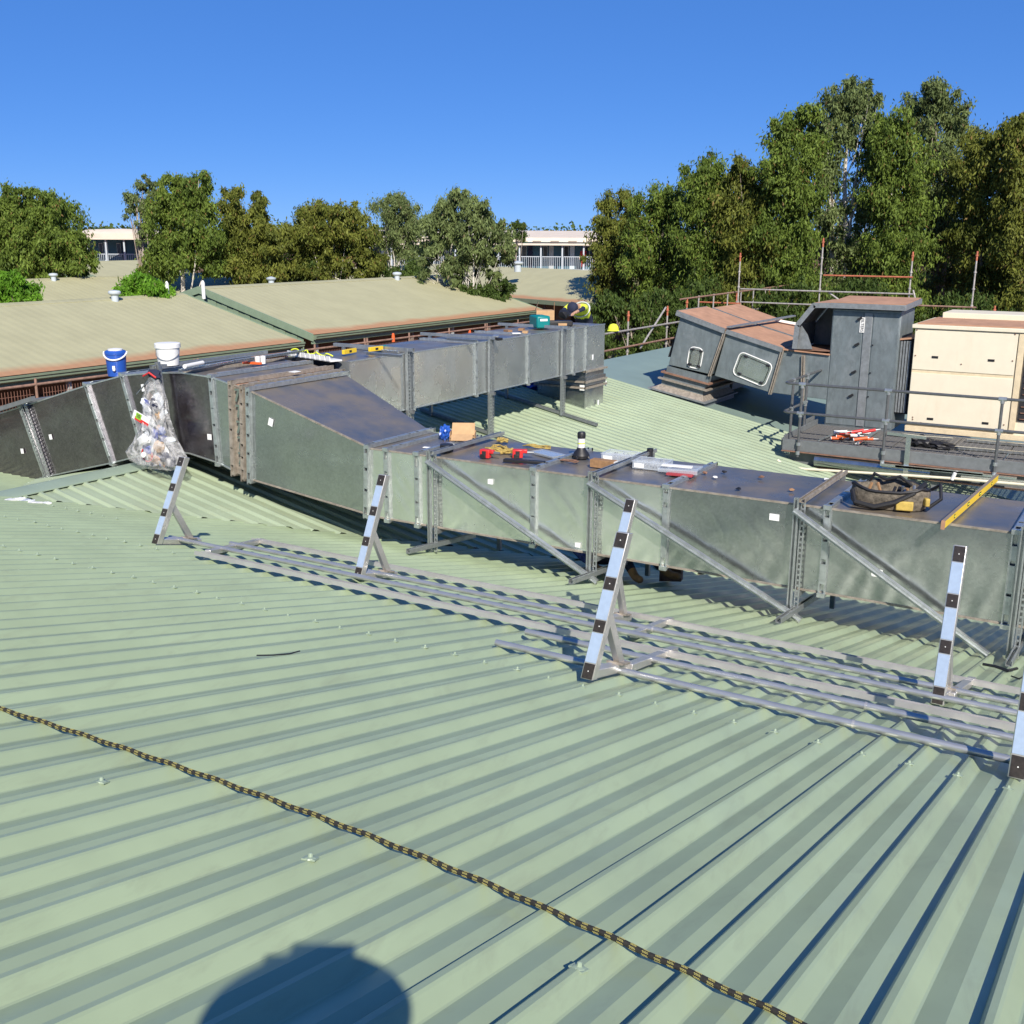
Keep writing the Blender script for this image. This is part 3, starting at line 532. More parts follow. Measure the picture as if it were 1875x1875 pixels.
# white plate with upright lettering
pl_ = MB(); pc = onY(1579, 595, OY-.02); pl_.box((pc.x-.045, OY-.028, pc.z-.14), (pc.x+.045, OY-.022, pc.z+.14)); plate = pl_.build('name_plate', 'white', fb, smooth=0)
def lettering(txt, parent, loc, rot, size, m='black', name='lettering', depth=.001):
    cu = bpy.data.curves.new(name, 'FONT'); cu.body = txt; cu.size = size; cu.extrude = depth; cu.align_x = 'CENTER'; cu.align_y = 'CENTER'
    to = bpy.data.objects.new('tmp_text', cu); COL.objects.link(to); bpy.context.view_layer.update()
    me = bpy.data.meshes.new_from_object(to.evaluated_get(bpy.context.evaluated_depsgraph_get())); bpy.data.objects.remove(to); me.materials.clear(); me.materials.append(MATS[m])
    o = bpy.data.objects.new(name, me); COL.objects.link(o); o.parent = parent; o.location = Vector(loc)-parent_loc(parent); o.rotation_euler = rot; return o
lettering('FILTERS', plate, (pc.x, OY-.031, pc.z), (PI/2, PI/2, 0), .075)
# plenum between cabinet and unit
MB().box((bx1, OY+.15, 2.75), (-4.13, OY+bd_, 4.15)).build('plenum', 'dark_inside', fb)
for k in range(4): MB().box((bx1+.012+.05*k, OY+.11, 2.78), (bx1+.045+.05*k, OY+.14, 4.12)).build('plenum_fold', 'old_duct_trim', fb)
MB().prism([(bx1, OY+.08, 4.13), (-4.1, OY+.08, 4.17), (-4.1, OY+bd_, 4.17), (bx1, OY+bd_, 4.13)], (0, 0, .03)).build('plenum_lid', 'rust_top', fb)
# beige air conditioner
ac = thing('air_conditioner', 'large cream rooftop air conditioning unit with rust-streaked lid and paired panel slots', 'air conditioner', (-3, OY, 2.5))
ax0, ax1, az0, az1 = -4.12, -1.2, 2.52, 4.44
MB().box((ax0+.02, OY+.03, az0+.04), (ax1-.02, OY+2.0, az1-.05)).build('cabinet', 'cream', ac, bevel=.01)
MB().box((ax0, OY+.0, az0-.06), (ax1, OY+2.02, az0+.05)).build('base_rail', 'cream_edge', ac, bevel=.01)
MB().box((ax0-.03, OY-.03, az1-.07), (ax1+.03, OY+2.05, az1)).build('lid', 'cream', ac, bevel=.01)
MB().prism([(ax0+.05, OY+.05, az1+.002), (ax1, OY+.05, az1+.002), (ax1, OY+1.9, az1+.10), (ax0+.35, OY+1.9, az1+.10)], (0, 0, .02)).build('rusty_lid', 'rust_top', ac)
MB().box((ax0+.3, OY+1.0, az1+.06), (ax1, OY+2.0, az1+.17)).build('lid_step', 'cream', ac, bevel=.01)
fx = -2.355
MB().box((ax0+.03, OY-.0, 3.62), (fx, OY+.03, az1-.09)).build('upper_panel', 'cream', ac, bevel=.004); MB().box((ax0+.03, OY-.0, az0+.07), (fx, OY+.03, 3.56)).build('lower_panel', 'cream', ac, bevel=.004)
MB().box((ax0+.03, OY+.012, 3.555), (fx, OY+.03, 3.625)).build('panel_rail', 'cream_edge', ac)
MB().box((fx+.02, OY-.01, az0+.07), (fx+.12, OY+.03, az1-.09)).build('corner_post', 'cream_edge', ac, bevel=.004)
MB().box((fx+.14, OY+.0, az0+.3), (ax1-.05, OY+.04, az1-.2)).build('coil_opening', 'dark_inside', ac)
for k in range(14): MB().box((fx+.18, OY-.02, az0+.33+.11*k), (ax1-.06, OY+.0, az0+.345+.11*k)).build('coil_guard_bar', 'rust_dark', ac)
for x, z in ((1712, 654), (1815, 660), (1703, 767), (1804, 775)):
    p = onY(x, z, OY-.005); MB().box((p.x-.055, OY-.008, p.z-.02), (p.x+.055, OY+.01, p.z+.02)).build('handle_slot', 'black', ac, smooth=0)
for x, z in ((1679, 604), (1676, 651), (1854, 661), (1859, 612), (1671, 764), (1671, 768), (1686, 774), (1838, 778), (1760, 667)):
    p = onY(x, z, OY-.005); MB().lathe((p.x, OY, p.z), [(.014, 0), (.012, .01)], 8, (0, -1, 0)).build('panel_screw', 'rust_dark', ac)
# walkway platform
WY0, WY1, WX0, WX1, WZ = 18.85, 20.9, -5.75, 1.5, 2.45
pf = thing('walkway_platform', 'raised open steel grating walkway with grey edge beams in front of the cream unit', 'platform', (-3, 19.8, 2.1))
MB().box((WX0, WY0-.05, WZ-.16), (WX1, WY0, WZ+.04)).build('edge_beam', 'beam_grey', pf, bevel=.004); MB().box((WX0, WY0-.09, WZ-.175), (WX1, WY0+.0, WZ-.16)).build('beam_flange', 'rust_dark', pf)
MB().box((WX0-.04, WY0, WZ-.16), (WX0, WY1, WZ+.04)).build('edge_beam', 'beam_grey', pf, bevel=.004); MB().box((WX0, WY1, WZ-.16), (WX1, WY1+.05, WZ)).build('edge_beam', 'beam_grey', pf)
MB().box((WX0+.1, WY0+.1, WZ-.42), (WX1, WY0+.16, WZ-.19)).build('lower_beam', 'beam_grey', pf); MB().box((WX0+.1, WY0+.02, WZ-.435), (WX1, WY0+.24, WZ-.42)).build('beam_flange', 'rust_top', pf)
MB().tube((WX0+.6, WY0-.02, WZ-.29), (WX0+2.55, WY0-.02, WZ-.30), .10, 16).build('round_duct', 'galv', pf)
for x in (WX0+.2, -3.2, -.4): MB().box((x, WY0+.1, zB(x)), (x+.1, WY0+.2, WZ-.43)).build('stub_post', 'beam_grey', pf); MB().box((x, WY1-.2, zB(x)), (x+.1, WY1-.1, WZ-.16)).build('stub_post', 'beam_grey', pf)
for k in range(int((WX1-WX0)/.9)):
    x0 = WX0+.01+k*.9; mb = MB()
    for j in range(int((WY1-WY0)/.05)): y = WY0+.02+j*.05; mb.box((x0, y, WZ-.03), (x0+.87, y+.007, WZ))
    for j in range(10): mb.box((x0+.03+j*.09, WY0+.01, WZ-.008), (x0+.042+j*.09, WY1-.02, WZ+.002))
    mb.box((x0, WY0+.01, WZ-.03), (x0+.008, WY1-.02, WZ+.004)); mb.box((x0+.862, WY0+.01, WZ-.03), (x0+.87, WY1-.02, WZ+.004)); mb.build('grating_panel', 'grate', pf, smooth=0)
MB().prism([(WX0-.05, WY1-.55, WZ+.01), (WX0-.05, WY1-.0, WZ+.01), (WX0-.05, WY1, WZ+.17), (WX0-.05, WY1-.55, WZ+.17)], (.012, 0, 0)).box((WX0-.0, WY0, WZ+.003), (WX0+.03, WY1, WZ+.1)).build('kick_plate', 'beam_grey', pf)
# handrail
hr = thing('handrail', 'grey two-rail tubular handrail with clamp fittings along the walkway edge', 'handrail', (-3, WY0-.08, 2.3))
HY, r_ = WY0-.09, .024; zt_, zm_ = 3.49, 2.98
def rail(z, y2): return [(1.6, HY, z), (WX0+.12, HY, z), (WX0+.05, HY+.01, z), (WX0+.0, HY+.06, z), (WX0-.01, HY+.14, z), (WX0-.01, y2, z)]
MB().path(rail(zt_, 21.0), r_, 10).build('top_rail', 'handrail', hr); MB().path(rail(zm_, 19.9), r_, 10).build('mid_rail', 'handrail', hr)
posts = [(WX0+.30, HY), (-3.99, HY), (-2.22, HY), (-.45, HY), (1.3, HY), (WX0-.01, 19.25-.0), (WX0-.01, 20.1)]
for x, y in posts:
    pz = WZ-.25 if y == HY else WZ; p_ = MB().tube((x, y, pz), (x, y, zt_), r_, 10).build('post', 'handrail', hr)
    for z in (zt_, zm_):
        fit = MB(); fit.tube((x-.06, y, z), (x+.06, y, z), .034, 10) if y == HY else fit.tube((x, y-.05, z), (x, y+.05, z), .034, 10)
        fit.tube((x, y, z-.07), (x, y, z+.0), .033, 10); fit.build('clamp', 'strut', hr)
    if y == HY:
        for z in (WZ-.02, WZ-.18): MB().tube((x, y, z-.03), (x, y, z+.03), .036, 10).box((x-.03, y, z-.025), (x+.03, y+.05, z+.025)).build('clamp', 'strut', hr)

# ------------------------------------------------------------------ aluminium edge-protection frames lying on the front slope
def guard_post(base, label, L=.86, tapes=True, ang=0):
    """post square to the roof with reflective front, brace and foot; base = point on the rib tops"""
    t = thing('guard_post', label, 'guard post', base, 'banded aluminium guard posts on the front slope')
    base = Vector(base); R_ = Vector((1, 0, 0)); n = (NA + R_*ang).normalized(); f = -TA; w2, d2 = .036, .028
    MB().obox(base+n*L/2, (R_, TA, n), (w2, d2, L/2)).build('post', 'alu', t, bevel=.003)
    segs = [(0.0, .105), (.30, .39), (.59, .68), (.885, 1.0)]; prev = None
    for a, b in segs:
        MB().obox(base+n*L*(1-(a+b)/2)+f*(d2+.002), (R_, TA, n), (w2-.006, .0015, L*(b-a)/2*.9)).build('black_marker', 'tape_black', t); MB().lathe(base+n*L*(1-(a+b)/2)+f*(d2+.003), [(.004, 0), (.003, .002)], 6, f).build('rivet', 'white', t)
        if prev is not None: MB().obox(base+n*L*(1-(a+prev)/2)+f*(d2+.0015), (R_, TA, n), (w2-.004, .001, L*(a-prev)/2*.98)).build('reflective_strip', 'tape_white', t)
        prev = b
    q = base+TA*.42+n*.03
    mb = MB(); mb.bar(base+TA*.03+n*.03, base+TA*.47+n*.03, .055, .05, n); mb.build('foot', 'alu', t, bevel=.003)
    mb = MB(); mb.bar(base+n*L*.46+TA*.02, base+TA*.36+n*.05, .04, .05, n); mb.build('brace', 'alu', t, bevel=.003)
    MB().obox(base+TA*.34+n*.058+R_*.0, (R_, TA, n), (.05, .05, .006)).tube(base+TA*.36+n*.06, base+TA*.36+n*.085, .012, 8).build('foot_plate', 'rusty_frame', t)
    return t
def bA(px, py, h=.035): return onA(px, py, h)
gp = [((287, 996), 'leftmost banded guard post, leaning in front of the hanging rubbish bag'), ((657, 1060), 'banded guard post standing before the brightly reflecting end of the front duct'),
      ((1101, 1143), 'banded guard post half hidden directly behind another one in the middle'), ((1717, 1289), 'tall banded guard post right of centre, seen nearly end-on against the green duct'),
      ((1078, 1243), 'nearest middle banded guard post with a torn top marker'), ((1862, 1424), 'banded guard post cut by the right edge of the photo, nearest of all')]
for i, ((px, py), lab) in enumerate(gp):
    p = bA(px, py); guard_post(p, lab, L=(.80, .86, .93, .93, .80, .92)[i], ang=(.28, .15, .12, .0, .12, .0)[i])
def rail_at(name, label, cat, a, b, h, kind, ext=0., grp=None):
    p, q = onA(*a, h), onA(*b, h); y = (p.y+q.y)/2; x0, x1 = p.x, q.x+ext
    P, Q = Vector((x0, y, zA(y)+h)), Vector((x1, y, zA(y)+h))
    t = thing(name, label, cat, P, grp)
    if kind == 'pipe':
        MB().tube(P, Q, .020, 12).build('pipe_length', 'alu_pipe', t); MB().tube(P-Vector((.003, 0, 0)), P+Vector((.004, 0, 0)), .014, 12).build('pipe_bore', 'dark_inside', t)
        xm = x0+(x1-x0)*.55; MB().tube((xm, y, P.z), (xm+.012, y, P.z), .0225, 12).build('joint_ring', 'alu', t)
    else:
        mb = MB(); Z_ = NA
        for s_ in (-1, 1): mb.bar(P+TA*.035*s_, Q+TA*.035*s_, .05, .004, TA) if 0 else mb.obox((P+Q)/2+TA*.035*s_, ((1, 0, 0), TA, NA), ((x1-x0)/2, .0025, .017))
        mb.obox((P+Q)/2-NA*.013, ((1, 0, 0), TA, NA), ((x1-x0)/2, .035, .0025)); mb.build('channel', 'alu', t, smooth=0)
    return t
rail_at('guard_beam', 'long aluminium channel beam of the guard frame lying farthest down the slope', 'beam', (452, 988), (1863, 1261), .07, 'beam', 1.2, 'aluminium beams of the guard frames')
rail_at('guard_beam', 'long aluminium channel beam of the guard frame starting left of centre, nearest up the slope', 'beam', (362, 1012), (1850, 1330), .07, 'beam', 1.2, 'aluminium beams of the guard frames')
rail_at('guard_pipe', 'long galvanised pipe beside the farthest beam, starting at the leftmost post', 'pipe', (395, 995), (1863, 1280), .085, 'pipe', 1.0, 'galvanised pipes on the front slope')
rail_at('guard_pipe', 'second galvanised pipe from the far beam, starting at the foot of the leftmost post', 'pipe', (310, 984), (1863, 1306), .08, 'pipe', 1.0, 'galvanised pipes on the front slope')
rail_at('guard_pipe', 'galvanised pipe behind the nearest one, its left end free behind the middle posts', 'pipe', (960, 1157), (1850, 1349), .07, 'pipe', 1.0, 'galvanised pipes on the front slope')
rail_at('guard_pipe', 'galvanised pipe nearest the viewer, its left end lying free on the ribs', 'pipe', (893, 1179), (1842, 1382), .055, 'pipe', 1.0, 'galvanised pipes on the front slope')
for k, ((px, py), (qx, qy)) in enumerate((((700, 1020), (470, 985)),)): pass
for lab, (a, b) in (('short cross piece joining the two guard beams left of centre', ((480, 990), (380, 1012))), ('short cross piece joining the guard beams behind the middle posts', ((1228, 1135), (1160, 1162))), ('short cross piece joining guard beams right of the middle posts', ((1235, 1190), (1150, 1222))), ('short cross piece beside the tall right guard post', ((1780, 1245), (1740, 1275)))):
    P, Q = onA(*a, .06), onA(*b, .06); o = MB().bar(P, Q, .05, .045, NA).build('guard_cross_piece', 'alu', None, bevel=.003, loc=P); tag(o, lab, 'cross piece', 'cross pieces of the guard frames')

# rope: braided black kernmantle with yellow flecks, sagging into each pan and lifted by each rib
t = thing('rope', 'black braided rope with yellow flecks stretched across the foreground roof ribs', 'rope', (-1, 2.0, zA(2.0)))
pA_, pB_, pC_ = onA(0, 1294, .045), onA(937, 1632, .045), onA(1490, 1877, .045)
def rope_pt(x):
    u = (x-pA_.x)/(pC_.x-pA_.x); l1 = (x-pB_.x)*(x-pC_.x)/((pA_.x-pB_.x)*(pA_.x-pC_.x)); l2 = (x-pA_.x)*(x-pC_.x)/((pB_.x-pA_.x)*(pB_.x-pC_.x)); l3 = (x-pA_.x)*(x-pB_.x)/((pC_.x-pA_.x)*(pC_.x-pB_.x))
    y = pA_.y*l1+pB_.y*l2+pC_.y*l3+.004*math.sin(x*3); ph = ((x-.027-.025) % .2)/.2
    return Vector((x, y, zA(y)+.031+.0075-.004*math.sin(PI*ph)**2))
xs_ = np.arange(pA_.x-.6, pC_.x+.5, .02); RR = .0072
MB().path([rope_pt(x) for x in xs_], RR, 10).build('rope_core', 'rope_black', t)
fl = MB(); x = pA_.x-.5; k = 0
while x < pC_.x+.4:
    c = rope_pt(x); d = (rope_pt(x+.01)-c).normalized(); a = Vector((0, 0, 1)).cross(d).normalized(); b = d.cross(a)
    for ring in range(6):
        th0 = 2*PI*ring/6+(k % 2)*.5
        for s1 in range(4):
            for s2 in range(2):
                th_ = th0+s2*.32; off = (s1-1.5)*.0042+(s2*.0020); n_ = b*math.sin(th_)+a*math.cos(th_); fl.obox(c+d*off+n_*(RR+.0002), (d, n_.cross(d), n_), (.0013, .0008, .0004))
    x += .034; k += 1
o = fl.build('yellow_flecks', 'rope_yellow', t, smooth=0); o['kind'] = 'stuff'
# loose bits on the slope
def loose(name, pts, r, m, lab, cat):
    o = MB().path(pts, r, 6).build(name, m, None, loc=pts[0]); return tag(o, lab, cat)
loose('wire_offcut', [onA(470, 1200, .035), onA(500, 1199.5, .036), onA(530, 1197, .036), onA(549, 1192, .04)], .0035, 'black', 'short thin dark wire lying across the ribs left of centre', 'wire')
loose('strap_offcut', [onA(1800, 1216, .05), onA(1822, 1220, .055), onA(1845, 1228, .05), onA(1862, 1224, .05)], .012, 'black', 'black strap lying on ribs left of the right-edge guard post', 'strap')
loose('dark_strap', [onA(1852, 1238, .04), onA(1866, 1243, .05), onA(1880, 1236, .05)], .006, 'black', 'thin curled black cord near the right edge of the photo', 'cord')
for i, (px, py) in enumerate(((1214, 1275), (1145, 1280))):
    pass

# ------------------------------------------------------------------ houses
def gable_house(name, label, y0, y1, xe, xr, ze=3.0, zrdg=4.2, vents=(), left_gable=False, grp='green roofed single-storey blocks', detail=True):
    """ridge along y at x = xr, near eave at x = xe"""
    t = thing(name, label, 'building', ((xe+xr)/2, (y0+y1)/2, 0), grp); xb = 2*xr-xe; s_ = (zrdg-ze)/(xe-xr)
    def slope(xa, za, xb_, zb_, nm):
        N = 24; V = []; Fc = []
        for i in range(N+1):
            for j in range(N+1):
                u = i/N; v = j/N; V.append((xa+(xb_-xa)*u, y0+(y1-y0)*v, za+(zb_-za)*u))
        for i in range(N):
            for j in range(N): a = i*(N+1)+j; q = (a, a+1, a+N+2, a+N+1); Fc.append(q if xb_ > xa else q[::-1])
        mb = MB(); mb.add(V, Fc); o = mb.build(nm, 'house_roof', t, smooth=0); at = o.data.attributes.new('eave', 'FLOAT', 'POINT')
        at.data.foreach_set('value', [i/N for i in range(N+1) for j in range(N+1)]); return o
    roof = slope(xr, zrdg, xe+.12, ze, 'roof'); slope(xr, zrdg, xb-.12, ze, 'roof')
    MB().prism([(xr-.22, y0, zrdg-.04), (xr, y0, zrdg+.02), (xr+.22, y0, zrdg-.04), (xr+.22, y0, zrdg-.055), (xr, y0, zrdg+.0), (xr-.22, y0, zrdg-.055)], (0, y1-y0, 0)).build('ridge_cap', 'house_roof', roof)
    # gutter with stepped profile, eaves soffit
    mb = MB(); mb.prism([(xe+.10, y0, ze-.02), (xe+.26, y0, ze-.0), (xe+.26, y0, ze-.05), (xe+.23, y0, ze-.07), (xe+.23, y0, ze-.12), (xe+.19, y0, ze-.15), (xe+.10, y0, ze-.15)], (0, y1-y0, 0)); mb.build('gutter', 'gutter', t, smooth=0)
    mb = MB(); mb.box((xe+.02, y0, ze-.28), (xe+.09, y1, ze-.02)); mb.build('fascia', 'gable_green', t)
    for yy, sg in ((y0, -1), (y1, 1)):   # barge boards and gable walls
        mb = MB(); mb.prism([(xe+.12, yy, ze+.02), (xr, yy, zrdg+.03), (xb-.12, yy, ze+.02), (xb-.12, yy, ze-.2), (xr, yy, zrdg-.19), (xe+.12, yy, ze-.2)], (0, .04*sg, 0)); mb.build('barge_board', 'gable_green', t)
        gw = MB(); yg = yy-sg*(.35 if yy > 30 or yy < 24 else .04); n = int((xe-xr)*2/.25); 
        for i in range(n):
            xa_ = xe-.3-(xe-xr)*2*i/n*.94; xb_2 = xa_-(xe-xr)*2/n*.94+.02; zt_a = min(ze+(xe-xa_)*s_, ze+(xa_-xb)*s_)-.1; zt_b = min(ze+(xe-xb_2)*s_, ze+(xb_2-xb)*s_)-.1
            gw.prism([(xa_, yg, 0), (xb_2, yg, 0), (xb_2, yg, zt_b), (xa_, yg, zt_a)], (0, sg*(.03 if i % 2 else .015), 0))
        gw.build('gable_wall', 'gable_green', t, smooth=0)
    # recessed veranda wall, posts, windows and doors
    xw = xe-1.5; MB().box((xb+1.2, y0+.5, 0), (xw, y1-.5, ze-.1)).build('wall', 'wall_brown', t)
    if detail:
        y = y0+.3; i = 0
        while y < y1-.2:
            MB().box((xe-.15, y, 0), (xe-.05, y+.09, ze-.15)).build('veranda_post', 'curtain' if i % 3 == 0 else 'wall_mauve', t); y += 2.4; i += 1
        y = y0+1.2; i = 0
        while y < y1-2:
            if i % 3 == 1:
                d_ = MB().box((xw, y, 0), (xw+.04, y+.85, 2.1)).build('door', 'wall_mauve', t)
            else:
                f_ = MB().box((xw, y, .9), (xw+.05, y+1.3, 2.2)).build('window', 'curtain', t); MB().box((xw+.051, y+.07, .97), (xw+.056, y+1.23, 2.13)).build('pane', 'window_dark', f_)
            y += 1.9; i += 1
    for yv in vents:
        x = xr+.28; z = zrdg-.28*s_; v = MB().lathe((x, yv, z-.05), [(.10, 0), (.10, .22)], 14).build('vent', 'pale_steel', t)
        MB().lathe((x, yv, z+.15), [(.11, 0), (.17, .05), (.18, .09), (.15, .13), (.03, .15)], 16).build('vent_cowl', 'pale_steel', v)
    return t
pv_ = lambda px, xr: onX(px, 530, xr).y
h1 = gable_house('house', 'near green-khaki roofed block on the left with rust stained gutter line, behind the bent duct', -6, 23.6, -21.5, -26.1, vents=(pv_(197, -26.1),))
h2 = gable_house('house', 'green-khaki roofed block in the centre with its green gable end facing left', 24.45, 38.0, -21.8, -26.3, vents=(pv_(717, -26.3),), ze=3.12, zrdg=4.36)
h3 = gable_house('house', 'green-khaki roofed block one row back on the left, behind the near left roof', 20.0, 38.3, -34.5, -39.0, vents=(pv_(92, -39), pv_(316, -39)), detail=False)
h4 = gable_house('house', 'green-khaki roofed block one row back behind the centre trees', 41.0, 54.0, -34.8, -39.2, vents=(), detail=False)
h6 = gable_house('house', 'small distant khaki roof seen between the left trees', 42.0, 49.0, -52, -57, ze=3.2, zrdg=4.3, detail=False)
for (px, py, z) in ((307, 537, 4.2), (373, 535, 4.2)):
    p = onZ(px, py+6, 4.15); tag(MB().lathe(p, [(.055, -.1), (.055, .38), (.02, .45)], 10).build('vent_pipe', 'white', None, loc=p), ('white vent pipe on the ridge of the near left roof' if px < 340 else 'white vent pipe behind the gap between the two nearest roofs'), 'vent pipe')
for (px, py, lab) in ((497, 522, 'pale roof vent on the ridge left end of the centre roof'),):
    p = onZ(px, py, 4.2); v = thing('roof_vent', lab, 'roof vent', p); MB().lathe(p, [(.10, -.1), (.10, .18)], 14).build('vent_pipe', 'pale_steel', v); MB().lathe(p+Vector((0, 0, .16)), [(.11, 0), (.17, .05), (.18, .09), (.03, .14)], 14).build('vent_cowl', 'pale_steel', v)
# right-hand house seen across the gap, turned
t5 = thing('house', 'khaki roofed house with long dark veranda behind the cardboard box, tree shadow on its roof', 'building', (-26, 48, 0), 'green roofed single-storey blocks')
e0, e1 = Vector((-31.5, 47.55, 3.0)), Vector((-23.13, 44.36, 3.0)); ed = (e1-e0).normalized(); ei = Vector((-ed.y, ed.x, 0)); ei = ei if ei.y > 0 else -ei; e0 = e1-ed*22
r0, r1 = e0+ei*4.6+Vector((0, 0, 1.25)), e1+ei*4.6+Vector((0, 0, 1.25))-ed*1.5
mb = MB(); N = 16; V = []; at_v = []
for i in range(N+1):
    for j in range(N+1):
        u, v = i/N, j/N; V.append((r0*(1-u)+e0*u)*(1-v)+(r1*(1-u)+e1*u)*v); at_v.append(u)
mb.add(V, [(i*(N+1)+j, (i+1)*(N+1)+j, (i+1)*(N+1)+j+1, i*(N+1)+j+1) for i in range(N) for j in range(N)]); o = mb.build('roof', 'house_roof', t5, smooth=0); a_ = o.data.attributes.new('eave', 'FLOAT', 'POINT'); a_.data.foreach_set('value', at_v)
b1_ = e1+ei*9.2; mb = MB(); mb.add([r1, e1, b1_], [(0, 1, 2)]); mb.add([r1, b1_, e0+ei*9.2, r0], [(0, 1, 2, 3)]); mb.build('rear_roof', 'house_roof', t5, smooth=0)
mb = MB(); mb.bar(e0-Vector((0, 0, .1)), e1-Vector((0, 0, .1)), .12, .2); mb.build('gutter', 'gutter', t5); mb = MB(); mb.bar(e1-Vector((0, 0, .1)), b1_-Vector((0, 0, .1)), .12, .2); mb.build('gutter', 'gutter', t5)
mb = MB(); w0, w1 = e0+ei*1.6, e1+ei*1.6-ed*.8; h_ = Vector((0, 0, 2.85)); z0_ = Vector((1, 1, 0)); W = lambda v: Vector((v.x, v.y, 0))
mb.prism([W(w0), W(w1), W(w1+ei*6), W(w0+ei*6)], (0, 0, 2.85)); mb.build('wall', 'wall_mauve', t5)
for k in range(8):
    c = W(e1-ed*(.4+k*2.6)+ei*.2); MB().obox(c+Vector((0, 0, 1.42)), (ed, ei, (0, 0, 1)), (.05, .05, 1.42)).build('veranda_post', 'curtain' if k < 1 else 'wall_mauve', t5)
    c = W(w1-ed*(1.3+k*2.4))-ei*.03; f_ = MB().obox(c+Vector((0, 0, 1.5)), (ed, ei, (0, 0, 1)), (.6, .03, .75)).build('window', 'wall_brown', t5); MB().obox(c+Vector((0, 0, 1.5))-ei*.035, (ed, ei, (0, 0, 1)), (.52, .004, .67)).build('pane', 'window_dark', f_)
for px in (953, 1065):
    c = onZ(px, 553 if px < 1000 else 557, 2.75); MB().lathe(c, [(.07, 0), (.06, .1)], 10).build('lamp', 'white', t5)
p = onZ(948, 494, 4.25); v = thing('roof_vent', 'pale roof vent on the ridge of the turned house at centre right', 'roof vent', p); MB().lathe(p, [(.18, -.1), (.18, .25)], 12).build('vent_pipe', 'pale_steel', v); MB().lathe(p+Vector((0, 0, .25)), [(.2, 0), (.3, .07), (.3, .13), (.05, .2)], 12).build('vent_cowl', 'pale_steel', v)

# two-storey accommodation blocks with verandas, far behind
def donga(name, label, px0, px1, D, zf, ze, zt, zr_, npost, slope=0.0):
    """upper storey block square to the view at forward distance D"""
    def P(px, z, dd=0.):
        r = FW*F_PX+RT*(px-937.5); r = Vector((r.x, r.y, 0)).normalized(); k = (D+dd)/(r.dot(_fh)); v = EYE+r*k; return Vector((v.x, v.y, z))
    a, b = P(px0, 0), P(px1, 0); ax = (b-a).normalized(); n = Vector((-ax.y, ax.x, 0)); n = n if n.dot(_fh) > 0 else -n; L = (b-a).length
    t = thing(name, label, 'building', (a+b)/2)
    B = lambda s0, s1, d0, d1, z0, z1: MB().hexa([a+ax*s+n*d+Vector((0, 0, z)) for z in (z0, z1) for s, d in ((s0, d0), (s1, d0), (s1, d1), (s0, d1))])
    B(0, L, 2, 9, 0, zt).build('wall', 'wall_blue', t); B(-.3, L+.3, -.3, 2.1, ze, ze+.14).build('veranda_roof', 'pale_roof', t)
    mb = MB(); mb.prism([a+ax*-.3+n*1.9+Vector((0, 0, ze+.25)), a+ax*-.3+n*1.9+Vector((0, 0, zt)), a+ax*-.3+n*9+Vector((0, 0, zr_)), a+ax*-.3+n*9+Vector((0, 0, ze+.25))], ax*(L+.6)); mb.build('roof', 'pale_roof', t)
    k = 0.; 
    while k < L: B(k, k+.7, 1.86, 1.9, ze+.22, ze+.34).build('roof_vent_slot', 'wall_mauve', t); k += 1.5
    B(-.2, L+.2, -.1, 2, zf-.18, zf).build('veranda_floor', 'pale_steel', t)
    for i in range(npost+1):
        s = L*i/npost; B(s-.06, s+.06, -.02, .1, 0, ze).build('veranda_post', 'pale_steel', t)
    for i in range(npost):
        s0, s1 = L*i/npost+.1, L*(i+1)/npost-.1; mb = B(s0, s1, .02, .06, zf+1.0, zf+1.06); s = s0
        while s < s1: 
            q = B(s, s+.03, .03, .05, zf+.05, zf+1.0); mb.add(q.v, q.f); s += .16
        mb.build('railing_panel', 'pale_steel', t, smooth=0)
        sc = (s0+s1)/2; w_ = (s1-s0)*.5; d_ = B(sc-w_*.2, sc+w_*.3, 1.95, 2.0, zf, zf+2.0).build('door', ('pale_steel', 'navy', 'curtain')[i % 3], t); f_ = B(sc-w_*.85, sc-w_*.35, 1.94, 2.0, zf+.8, zf+1.9).build('window', 'curtain', t); B(sc-w_*.8, sc-w_*.4, 1.93, 1.939, zf+.87, zf+1.83).build('pane', 'window_dark', f_)
    return t, a, ax, n
DD = 92
dg1, a1_, ax1_, n1_ = donga('two_storey_block', 'pale roofed two-storey block with blue veranda and railings, right of centre in the distance', 690, 1096, DD, 3.2, 5.15, 5.75, 6.35, 11)
dg2, a2_, ax2_, n2_ = donga('two_storey_block', 'cream roofed veranda block seen between the trees on the far left', 110, 330, 92, 3.25, 5.45, 5.66, 5.72, 7)
# round tank roof behind the left block
p = EYE+(FW*F_PX+RT*(265-937.5)).normalized()*95; tag(MB().lathe((p.x, p.y, 5.6), [(3.2, 0), (3.2, .35), (2.6, .62), (.2, .7)], 24).build('shade_roof', 'pale_roof', None), 'low rounded cream roof standing above the far left veranda block', 'roof')

